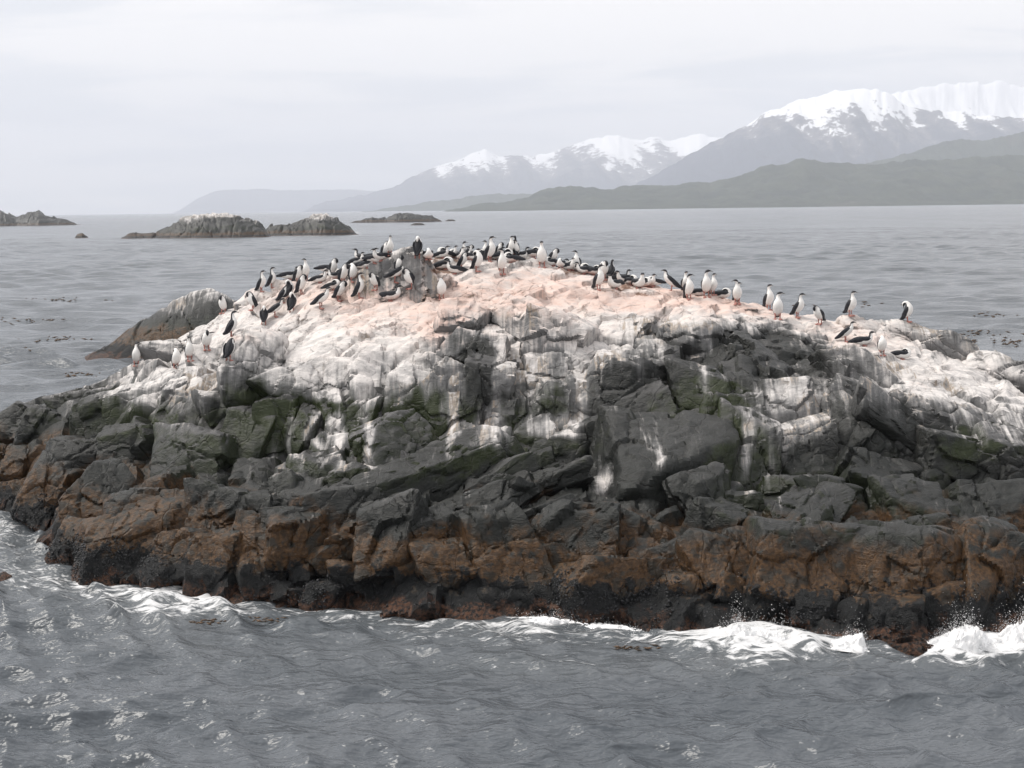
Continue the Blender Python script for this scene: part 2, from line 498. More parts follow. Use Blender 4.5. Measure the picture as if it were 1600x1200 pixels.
def build_sea():
    rows = [-60.0, -20, 0, 6, 10]
    y = 13.0
    while y < 27800:
        rows.append(y)
        y += y * 0.0042 if y < 46 else (0.42 if y < 100 else (1.2 if y < 520 else (4.0 if y < 1100 else y * 0.06)))
    rows.append(27800.0)
    rows = np.array(rows)
    cols = np.concatenate([np.tan(np.radians([-58, -50, -40, -32, -27, -24])), np.linspace(-0.38, 0.38, 400),
                           np.tan(np.radians([24, 27, 32, 40, 50, 58]))])
    Y, T = np.meshgrid(rows, cols, indexing='ij')
    # near and behind the viewer the columns stay a fixed width apart
    X = T * np.maximum(Y, 13.0)
    X = X * np.where(np.abs(T) > 0.41, np.clip(1 + 40 / np.maximum(Y, 13), 1, 4), 1)
    P = np.stack([X.ravel(), Y.ravel(), np.zeros(X.size)], 1)
    spacing = np.where(P[:, 1] < 46, np.maximum(P[:, 1] * 0.0042, 0.06), np.where(P[:, 1] < 100, 0.42, np.where(P[:, 1] < 520, 1.2, np.where(P[:, 1] < 1100, 4.0, P[:, 1] * 0.06))))
    Z = np.zeros(len(P)); DX = np.zeros(len(P)); DY = np.zeros(len(P))
    r = np.random.default_rng(3)
    for k in range(76):
        lam = 0.30 * (22.0 ** (k / 75.0)) * (0.9 + 0.2 * r.random())
        ang = math.radians(-94 + r.normal() * 30)
        A = 0.0062 * lam ** 0.95 * (0.6 + 0.8 * r.random())
        A *= 2.4 if lam < 1.2 else (1.2 if lam < 2.5 else 0.5)
        kx, ky = math.cos(ang) * 2 * math.pi / lam, math.sin(ang) * 2 * math.pi / lam
        ph = kx * P[:, 0] + ky * P[:, 1] + r.random() * 6.28
        fade = np.clip((lam / spacing - 2.5) / 2.5, 0, 1) * A
        Z += fade * np.cos(ph)
        DX -= fade * np.sin(ph) * math.cos(ang); DY -= fade * np.sin(ph) * math.sin(ang)
    open_water = np.clip((P[:, 1] - 44) / 30, 0, 1)
    for k in range(26):
        lam = 1.3 * (5.5 ** (k / 25.0)) * (0.9 + 0.2 * r.random())
        ang = math.radians(-90 + r.normal() * 38)
        ph = (math.cos(ang) * P[:, 0] + math.sin(ang) * P[:, 1]) * 2 * math.pi / lam + r.random() * 6.28
        A = 0.0068 * lam * np.clip(lam / spacing - 1.6, 0, 1) * open_water * np.clip(1.3 - P[:, 1] / 560, 0.15, 1)
        Z += A * np.cos(ph)
        DX -= A * np.sin(ph) * math.cos(ang); DY -= A * np.sin(ph) * math.sin(ang)
    amp = 1.0 + 0.5 * vnoise(P / 14.0, 91)
    P[:, 2] = Z * amp
    P[:, 0] += DX * 0.9 * amp; P[:, 1] += DY * 0.9 * amp
    px, py = project(P)
    ahead = (P[:, 1] > 12)
    wx = 14 * fbm(P * np.array([.5, .5, 0]), 3, 61)
    wy = 9 * fbm(P * np.array([.5, .5, 0]), 3, 67)
    near = np.clip(1.4 - P[:, 1] / 70, 0, 1)
    fo = np.where(ahead, gauss_sum(px + wx * near, py + wy * near, FOAM), 0) * (0.80 + 0.25 * vnoise(P * np.array([.45, .8, 0]), 71))
    # surf heaves up against the rock
    P[:, 2] += 0.16 * np.clip(fo - 0.35, 0, 1.0) * np.where(P[:, 1] < 60, 1, 0) * (1 + 0.6 * vnoise(P * 1.6, 5))
    me = mk_mesh('sea', P, grid_faces(len(rows), len(cols)))
    add_attr(me, 'foam', np.clip(fo, 0, 1.3))
    o = mk_obj('sea', me, M_WATER, kind='structure', label='choppy grey sea reaching to the horizon around the bird rock')
    return o


build_sea()


# ------------------------------------------------------------------ far mountains
def mountain_range(name, sky_pts, D0, D1, mat, label, seed, rough, tree=0.0, back=0.35, nx=400, nt=54):
    sp = np.array(sky_pts, float)
    pxs = np.linspace(sp[0, 0], sp[-1, 0], nx)
    pys = np.interp(pxs, sp[:, 0], sp[:, 1])
    pys = pys + rough * 14 * fbm(np.stack([pxs / 34.0, pxs * 0, pxs * 0 + seed], 1), 5, seed + 90, 0.6)
    t = np.concatenate([np.linspace(0, 1, nt), 1 + np.linspace(0, 1, nt // 3 + 1)[1:] * back / 1.0])
    crest = at_y(pxs, pys, np.full(nx, D1))
    H = np.maximum(crest[:, 2], 3.0)
    Tg, I = np.meshgrid(t, np.arange(nx), indexing='ij')
    Yd = D0 + (D1 - D0) * np.minimum(Tg, 1) + np.maximum(Tg - 1, 0) * (D1 - D0)
    X = crest[I, 0] / D1 * Yd
    f = np.where(Tg <= 1, np.power(np.minimum(Tg, 1), 1.25) * 0.62 + 0.38 * np.minimum(Tg, 1) ** 2.5,
                 np.clip(1 - ((Tg - 1) / back) ** 1.5 * 1.05, -0.05, 1))
    P = np.stack([X.ravel(), Yd.ravel(), np.zeros(X.size)], 1)
    L = (D1 - D0)
    q = P / L
    n = fbm(np.stack([q[:, 0] * 3.2, q[:, 1] * 1.4, q[:, 0] * 0], 1), 6, seed, 0.55)
    rg = 1 - np.abs(fbm(np.stack([q[:, 0] * 2.6 + 7, q[:, 1] * 1.1, q[:, 0] * 0 + 3], 1), 5, seed + 40, 0.5)) * 1.6
    Hh = H[I.ravel()]
    env = np.clip(np.sin(np.clip(Tg.ravel(), 0, 1) * math.pi), 0, 1) ** 0.7
    z = Hh * f.ravel() + Hh * rough * (0.5 * n + 0.55 * (rg - 0.45)) * env
    z += Hh * (0.02 + rough * 0.10) * n * np.clip((Tg.ravel() - 0.7) / 0.3, 0, 1)
    gl = fbm(np.stack([q[:, 0] * 20.0 + 3.0 * q[:, 1], q[:, 1] * 2.4, q[:, 0] * 0 + 9], 1), 5, seed + 60, 0.6)
    z += Hh * 0.045 * gl * env * (0.4 + 4 * rough)
    if tree:
        z += tree * vnoise(P / np.array([30., 60., 1.]), seed + 77) * np.clip(z / 30, 0, 1)
    P[:, 2] = np.where(Tg.ravel() == 0, -0.6, z)
    # both ends run out into the water
    end = np.minimum(I, nx - 1 - I).ravel() / (nx * 0.02)
    P[:, 2] = np.where(end < 1, np.minimum(P[:, 2], P[:, 2] * end + (end - 1) * 0.9), P[:, 2])
    P[:, 2] = np.maximum(P[:, 2], -0.9)
    me = mk_mesh(name, P, grid_faces(len(t), nx))
    add_attr(me, 'gully', -gl)
    return mk_obj(name, me, mat, kind='structure', label=label)


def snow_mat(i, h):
    return mountain_material('snowy_mountain_%d' % i, h, (0.016, 0.024, 0.046), (0.030, 0.040, 0.068), (0.046, 0.050, 0.074))  # forest and scree colours have the blue of distance haze painted in


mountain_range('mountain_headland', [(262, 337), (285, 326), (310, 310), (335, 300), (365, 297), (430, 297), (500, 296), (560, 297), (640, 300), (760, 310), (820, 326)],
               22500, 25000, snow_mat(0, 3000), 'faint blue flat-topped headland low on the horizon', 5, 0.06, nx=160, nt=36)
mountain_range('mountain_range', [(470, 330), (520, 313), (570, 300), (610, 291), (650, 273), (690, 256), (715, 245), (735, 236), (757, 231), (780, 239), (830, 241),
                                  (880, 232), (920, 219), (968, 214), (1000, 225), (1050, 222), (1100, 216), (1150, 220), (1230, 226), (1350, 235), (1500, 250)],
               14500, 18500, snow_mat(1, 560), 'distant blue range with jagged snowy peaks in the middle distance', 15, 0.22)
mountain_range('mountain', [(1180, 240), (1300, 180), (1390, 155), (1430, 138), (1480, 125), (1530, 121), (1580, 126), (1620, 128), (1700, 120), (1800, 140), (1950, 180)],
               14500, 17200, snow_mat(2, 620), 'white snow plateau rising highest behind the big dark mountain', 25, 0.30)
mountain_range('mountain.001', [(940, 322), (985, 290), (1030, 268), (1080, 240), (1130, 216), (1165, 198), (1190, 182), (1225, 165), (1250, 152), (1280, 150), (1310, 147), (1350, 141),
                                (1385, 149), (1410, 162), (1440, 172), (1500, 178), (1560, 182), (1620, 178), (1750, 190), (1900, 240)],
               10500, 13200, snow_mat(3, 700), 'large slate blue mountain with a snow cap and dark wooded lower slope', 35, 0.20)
mountain_range('hill', [(560, 331), (620, 323), (660, 318), (700, 313), (740, 306), (775, 302), (815, 303), (860, 306), (930, 315), (990, 323)],
               9600, 10300, M_HILL2, 'low bluish spit of land ahead of the snowy range', 45, 0.15, 4.0, nx=200, nt=36)
mountain_range('hill.001', [(1240, 262), (1330, 256), (1400, 245), (1440, 232), (1475, 220), (1500, 217), (1530, 216), (1560, 211), (1590, 206), (1640, 200), (1750, 205), (1900, 240)],
               7400, 8600, M_HILL2, 'dark wooded ridge rising behind the green shore hills', 55, 0.15, 6.0)
mountain_range('hill.002', [(690, 326), (740, 322), (775, 317), (800, 315), (826, 307), (845, 297), (870, 292), (905, 291), (940, 294), (975, 291), (1000, 288), (1040, 290),
                            (1085, 288), (1120, 282), (1150, 275), (1190, 263), (1225, 254), (1255, 250), (1300, 251), (1350, 254), (1400, 254), (1440, 250),
                            (1500, 247), (1560, 244), (1620, 243), (1750, 250), (1900, 280)],
               5200, 6400, M_HILL, 'green forested hills along the near shore under the mountains', 65, 0.16, 4.0, nx=420, nt=80)


# ------------------------------------------------------------------ colour maps of the bird rock (where droppings, red stain and weed lie)
GUANO = [(700, 440, 300, 60, 1.0), (430, 500, 120, 48, .60), (560, 535, 120, 40, .55), (280, 560, 110, 45, .38), (940, 510, 105, 60, .50),
         (1120, 474, 150, 18, .85), (1290, 505, 100, 20, .85), (1370, 535, 70, 20, .8), (1480, 590, 120, 24, .62), (1160, 545, 130, 34, -.22), (1228, 640, 40, 45, .6),
         (480, 590, 70, 28, .42), (590, 600, 30, 45, .5), (850, 580, 60, 45, .28), (905, 615, 16, 50, .45), (765, 662, 26, 28, .8),
         (700, 610, 14, 60, .35), (785, 570, 10, 60, .4), (490, 672, 9, 34, .75), (527, 678, 11, 40, .85), (455, 690, 7, 45, .5), (575, 690, 6, 45, .65), (700, 660, 8, 45, .5), (668, 620, 6, 40, .4), (870, 662, 30, 10, .7),
         (330, 605, 90, 45, .34), (170, 600, 100, 30, .26), (1330, 620, 150, 40, .20), (1022, 705, 8, 30, .45), (1163, 720, 7, 45, .45), (933, 742, 7, 13, 1.1),
         (1580, 640, 90, 50, .32), (1207, 745, 6, 25, .5), (640, 560, 10, 60, .45), (1095, 560, 10, 45, .45), (430, 720, 6, 40, .35), (1040, 560, 60, 60, .2),
         (1450, 520, 70, 30, .30), (1550, 570, 80, 35, .30), (1620, 610, 60, 40, .30),
         # bare dark faces that stay clean
         (722, 510, 24, 20, -.40), (767, 564, 20, 28, -.55), (728, 558, 24, 22, -.35), (818, 505, 20, 20, -.35), (872, 552, 18, 30, -.30), (388, 592, 30, 44, -.45),
         (600, 436, 34, 22, -.40), (655, 428, 20, 24, -.30), (1075, 545, 34, 32, -.25), (980, 605, 46, 30, -.25), (640, 640, 90, 18, -.2), (480, 628, 60, 8, -.5),
         (690, 575, 40, 30, .15), (820, 550, 30, 50, .20), (880, 575, 40, 40, .12), (950, 550, 50, 30, .12)]
PINK = [(700, 450, 330, 60, .20), (1150, 485, 200, 26, .35), (1400, 540, 120, 25, .3), (470, 500, 120, 40, .2), (560, 540, 40, 60, .2), (640, 478, 170, 34, .42), (800, 440, 180, 40, .34), (1050, 458, 150, 16, .95), (850, 510, 100, 50, .30), (1330, 528, 80, 22, .55),
        (682, 500, 28, 30, .75), (1200, 480, 100, 16, .6), (480, 460, 90, 30, .40), (690, 472, 25, 10, .6), (215, 573, 20, 6, .5), (370, 530, 30, 6, .5), (1440, 590, 60, 14, .35)]
ALGAE = [(450, 660, 80, 60, .7), (560, 670, 100, 50, .8), (700, 720, 100, 40, .45), (640, 640, 60, 40, .6), (310, 730, 60, 30, .6), (230, 640, 60, 50, .45),
         (100, 650, 100, 40, .5), (1110, 620, 50, 40, .7), (1300, 790, 120, 40, .55), (1170, 730, 60, 70, .55), (1400, 790, 100, 50, .5), (1540, 690, 60, 25, .8),
         (850, 600, 40, 40, .45), (840, 690, 60, 40, .4), (1000, 640, 60, 40, .3), (270, 480, 90, 40, .4)]

MUD = [(695, 424, 30, 7, .8), (690, 404, 24, 5, .8), (900, 424, 34, 9, .9), (860, 404, 25, 5, .6), (830, 399, 20, 4, .7), (985, 446, 60, 6, .6), (1130, 461, 22, 6, .7), (560, 420, 20, 6, .6), (650, 462, 6, 4, .5), (745, 400, 30, 5, .6)]


def paint(me, P, tone=None):
    add_attr(me, 'tone', np.full(len(P), tone) if tone is not None else np.clip(0.4 + 0.5 * fbm(P * 0.5, 2, 401), 0, 1))
    px, py = project(P)
    w = fbm(P * 0.9, 3, 301); w2 = fbm(P * 0.9, 3, 331)
    qx, qy = px + 16 * w, py + 14 * w2
    add_attr(me, 'guano', np.clip(gauss_sum(qx, qy, GUANO), 0, 1.15))
    add_attr(me, 'pink', np.clip(gauss_sum(qx, qy, PINK), 0, 1.2))
    add_attr(me, 'algae', np.clip(gauss_sum(qx, qy, ALGAE), 0, 1.2))
    add_attr(me, 'mud', np.clip(gauss_sum(qx, qy, MUD), 0, 1.2))


# ------------------------------------------------------------------ the bird rock: core
CREST = np.array([(-160, 735, 47), (-60, 690, 46.5), (0, 660, 46), (60, 626, 45.5), (150, 600, 45), (205, 572, 44), (260, 538, 43.5), (330, 503, 43), (380, 480, 42.8), (420, 458, 42.5), (470, 438, 42.3),
                  (520, 423, 42), (580, 412, 42), (640, 405, 42), (700, 403, 42), (760, 401, 42), (830, 402, 42), (870, 412, 41.8),
                  (920, 426, 41.5), (980, 442, 41), (1040, 452, 41), (1120, 465, 40.5), (1200, 482, 40.3), (1260, 496, 40.2), (1330, 504, 40),
                  (1400, 508, 39.9), (1440, 516, 39.8), (1500, 540, 39.5), (1600, 584, 38.9), (1750, 652, 37.5), (1900, 770, 35)], float)
GS = np.array([0, .10, .193, .333, .46, .56, .66, .76, .825, .92, 1.0])
GD = np.array([0, .04, .085, .20, .35, .485, .535, .60, .69, .84, 1.0])


def control_points():
    C = []
    for px in list(range(-100, 1900, 62)):
        yw = np.interp(px, WATERLINE[:, 0], WATERLINE[:, 1])
        yc = np.interp(px, CREST[:, 0], CREST[:, 1]); Yc = np.interp(px, CREST[:, 0], CREST[:, 2])
        Pw = at_z(px, yw); Yw = min(Pw[1], Yc - 1.5)
        for s, g in zip(GS, GD):
            P = at_y(px, yw + (yc - yw) * s, Yw + (Yc - Yw) * g)
            if s == 0:
                P[2] = 0.0
            C.append(P)
        C.append((Pw[0] * 0.97, Yw - 1.3, -1.6))
        C.append((Pw[0] * 0.9, Yw - 5, -5))
        top = P
        k = top[0] / top[1]
        C.append((k * (top[1] + 2.2), top[1] + 2.2, top[2] - 0.75))
        C.append((k * (top[1] + 6), top[1] + 6, top[2] * 0.45 - 0.6))
        C.append((k * (top[1] + 10), top[1] + 10, -2.0))
    C += [(-19, 46, -2), (-20, 40, -4), (-21, 52, -3), (22, 30, -3), (23, 36, -2.5), (22, 44, -3)]
    return np.array(C, float)


CP = control_points()


def tps_fit(C, lam=0.05):
    d = np.linalg.norm(C[:, None, :2] - C[None, :, :2], axis=2)
    K = np.where(d > 0, d * d * np.log(d + 1e-9), 0) + lam * np.eye(len(C))
    A = np.concatenate([np.ones((len(C), 1)), C[:, :2]], 1)
    M = np.block([[K, A], [A.T, np.zeros((3, 3))]])
    return np.linalg.solve(M, np.concatenate([C[:, 2], np.zeros(3)]))


TPS = tps_fit(CP)


def base_h(X, Y):
    out = np.empty(X.size); X = X.ravel(); Y = Y.ravel()
    for a in range(0, X.size, 20000):
        x, y = X[a:a + 20000], Y[a:a + 20000]
        d2 = (x[:, None] - CP[None, :, 0]) ** 2 + (y[:, None] - CP[None, :, 1]) ** 2
        out[a:a + 20000] = (0.5 * d2 * np.log(d2 + 1e-9)) @ TPS[:-3] + TPS[-3] + TPS[-2] * x + TPS[-1] * y
    return out


# coarse table for quick lookups
TX = np.arange(-22, 24, 0.2); TY = np.arange(24, 60, 0.2)
_gx, _gy = np.meshgrid(TX, TY)
TH = base_h(_gx, _gy).reshape(_gx.shape)


def h_at(x, y):
    fx = np.clip((np.asarray(x) - TX[0]) / 0.2, 0, len(TX) - 1.001); fy = np.clip((np.asarray(y) - TY[0]) / 0.2, 0, len(TY) - 1.001)
    i = fx.astype(int); j = fy.astype(int); u = fx - i; v = fy - j
    return (TH[j, i] * (1 - u) * (1 - v) + TH[j, i + 1] * u * (1 - v) + TH[j + 1, i] * (1 - u) * v + TH[j + 1, i + 1] * u * v)


def hit_base(px, py):
    d = ray(px, py)
    ys = np.linspace(25, 56, 800)
    P = CPOS + d[None] * (ys / d[1])[:, None]
    below = P[:, 2] < h_at(P[:, 0], P[:, 1])
    k = np.argmax(below)
    return P[k] if below.any() else None


ROCKV = []


def build_core():
    xs = np.arange(-18.5, 21.0, 0.066)
    ys = np.concatenate([np.arange(25.5, 43.5, 0.056), np.arange(43.5, 56, 0.16)])
    X, Y = np.meshgrid(xs, ys)
    # bilinear upsample of the smooth base
    Z = h_at(X.ravel(), Y.ravel())
    P = np.stack([X.ravel(), Y.ravel(), Z], 1)
    m = P[:, 2] > -1.2
    D = np.zeros(len(P))
    Q = P[m]
    lean = np.clip(Q[:, 0] / 10, -1, 1)
    S = Q.copy(); S[:, 0] = Q[:, 0] + lean * Q[:, 2] * 0.8
    S2 = S * np.array([1.1, 0.8, 0.8]) + 0.25 * np.stack([fbm(Q * 1.2, 2, 9), fbm(Q * 1.2, 2, 19), fbm(Q * 1.2, 2, 29)], 1)
    v1, e1 = facets(S2 * 0.62, 3)
    v2, e2 = facets(S2 * 1.7, 5)
    top = np.clip((Q[:, 2] - 4.0) / 0.9, 0, 1)                 # the pale upper slope is smoother
    qx, qy = project(Q)
    top = np.clip(top + gauss_sum(qx, qy, [(530, 535, 110, 42, 1.1), (1430, 590, 130, 36, .9), (1235, 640, 45, 45, .7), (850, 480, 120, 40, .5)]), 0, 1)
    amp = 1 - 0.86 * top
    d = 0.42 * v1 * amp + 0.12 * v2 * amp - 0.16 * np.clip(1 - e1 / 0.06, 0, 1) * amp - 0.05 * np.clip(1 - e2 / 0.09, 0, 1) * amp
    d += 0.06 * fbm(Q * 1.3, 4, 41)
    T = np.stack([(Q[:, 0] - Q[:, 1] * 0.9) * 1.6, (Q[:, 0] + Q[:, 1]) * 0.35, Q[:, 2] * 0.5], 1)
    tv, te = facets(T + 0.2 * fbm(Q * 0.8, 2, 55)[:, None], 13)
    d += top * (0.10 * tv - 0.05 * np.clip(1 - te / 0.05, 0, 1))
    D[m] = d
    # displace along the slope normal
    Zg = Z.reshape(X.shape)
    gy, gx = np.gradient(Zg, ys, xs)
    n = np.stack([-gx.ravel(), -gy.ravel(), np.ones(X.size)], 1)
    n /= np.linalg.norm(n, axis=1)[:, None]
    P = P + n * D[:, None]
    F = grid_faces(len(ys), len(xs))
    keep = (P[F, 2] > -0.9).any(1)
    u, V, F = drop_faces(P, F, keep)
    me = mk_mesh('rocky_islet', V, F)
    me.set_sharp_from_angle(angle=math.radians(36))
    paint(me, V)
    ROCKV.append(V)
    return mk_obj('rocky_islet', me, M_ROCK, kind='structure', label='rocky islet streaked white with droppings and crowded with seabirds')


ISLET = build_core()


# ------------------------------------------------------------------ boulders and ledges of the bird rock
def cube_sphere(n):
    t = np.tan(np.linspace(-math.pi / 4, math.pi / 4, n))
    a, b = np.meshgrid(t, t, indexing='ij')
    a, b = a.ravel(), b.ravel(); o = np.ones_like(a)
    V, F = [], []
    for k, f in enumerate(((o, a, b), (-o, b, a), (b, o, a), (a, -o, b), (a, b, o), (b, a, -o))):
        V.append(np.stack(f, 1)); F.append(grid_faces(n, n) + k * n * n)
    V = np.concatenate(V); F = np.concatenate(F)
    V /= np.linalg.norm(V, axis=1)[:, None]
    key = np.round(V * 1e5).astype(np.int64)
    _, idx, inv = np.unique(key, axis=0, return_index=True, return_inverse=True)
    return V[idx], inv.ravel()[F]


_CS = {}


def boulder(px, py, w, h, rot=0.0, prot=0.30, sharp=None, rnd=None, up=14, base=None, deep=None, yaw=None):
    r = rnd or rng
    c = hit_base(px, py) if base is None else np.array(base)
    if c is None:
        return None
    m = c[1] / FPX
    Wd, Hd = w * m * 1.2, h * m * 1.28
    Dd = deep if deep else 0.95 * math.sqrt(Wd * Hd)
    gx = (h_at(c[0] + .5, c[1]) - h_at(c[0] - .5, c[1])); gy = (h_at(c[0], c[1] + .5) - h_at(c[0], c[1] - .5))
    nb = np.array([-gx, -gy, 1.0]); nb /= np.linalg.norm(nb)
    wn = float(np.interp(py, [560, 660], [0.58, 0.34]))
    e3 = wn * nb + (1 - wn) * np.array([0.0, -0.97, 0.25]) + np.array([r.normal() * .20, 0, r.normal() * .10])
    e3 /= np.linalg.norm(e3)
    rt = math.radians(rot)
    e1 = np.cross(np.array([0, 0, 1.0]), e3); e1 /= -np.linalg.norm(e1); e1 = e1 * np.sign(e1[0])
    e2 = np.cross(e3, e1)
    e1, e2 = e1 * math.cos(rt) + e2 * math.sin(rt), -e1 * math.sin(rt) + e2 * math.cos(rt)
    E = np.stack([e1, e2, e3])
    half = np.array([Wd, Hd, Dd]) / 2
    ns, ds = [], []
    for ax in range(3):
        for s in (-1, 1):
            nrm = np.zeros(3); nrm[ax] = s
            nrm = nrm + r.normal(size=3) * 0.20; nrm /= np.linalg.norm(nrm)
            ns.append(nrm); ds.append(half[ax] * (0.95 + 0.12 * r.random()))
    ch = [np.array([r.normal() * .3, 1, 0.9]), np.array([r.normal() * .4, -0.5, 1.2])]
    for _ in range(5):
        ch.append(r.normal(size=3))
    for nrm in ch:
        nrm = nrm / np.linalg.norm(nrm)
        ns.append(nrm); ds.append(np.abs(nrm * half).sum() * (0.66 + 0.22 * r.random()))
    ns, ds = np.array(ns), np.array(ds)
    size = max(Wd, Hd)
    n = int(np.clip(size / 0.047, 10, 42))
    if n not in _CS:
        _CS[n] = cube_sphere(n)
    dirs, F = _CS[n]
    # spread the sampling directions to the box's proportions
    dv = dirs * half; dv /= np.linalg.norm(dv, axis=1)[:, None]
    p = sharp if sharp else 34 + 30 * r.random()
    q = np.clip(dv @ ns.T / ds, 0, None)
    rad = (q ** p).sum(1) ** (-1.0 / p)
    L = dv * rad[:, None]
    cen = c - e3 * (half[2] - (float(np.interp(py, [560, 680], [0.60, 0.92])) * prot) * min(Wd, Hd, 1.4))
    P = cen + L @ E
    out = (dv @ E)
    a = min(size, 1.6)
    dsp = 0.030 * a * fbm(P * (1.6 / a), 4, 51) + 0.012 * fbm(P * np.array([3.5, 3.5, 1.2]), 3, 53)
    v, e = facets((P + 0.12 * fbm(P * 2, 2, 77)[:, None]) * (1.5 / a), 7)
    dsp += 0.075 * a * v - 0.03 * a * np.clip(1 - e / 0.05, 0, 1)
    v2, e2 = facets((P + 0.08 * fbm(P * 3, 2, 79)[:, None]) * np.array([4.2, 4.2, 3.2]) / a, 17)
    dsp += 0.030 * a * v2 - 0.012 * a * np.clip(1 - e2 / 0.06, 0, 1)
    P = P + out * dsp[:, None]
    # what is buried deep in the core is not kept
    hid = h_at(P[:, 0], P[:, 1]) - P[:, 2]
    keep = ((hid[F] < 0.24).any(1)) & ((P[F, 2] > -0.5).any(1))
    if keep.sum() < 20:
        return None
    u, V, F2 = drop_faces(P, F, keep)
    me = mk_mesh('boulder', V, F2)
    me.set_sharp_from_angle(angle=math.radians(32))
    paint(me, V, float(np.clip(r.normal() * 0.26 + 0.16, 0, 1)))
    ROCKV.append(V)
    return mk_obj('boulder', me, M_ROCK, parent=ISLET)


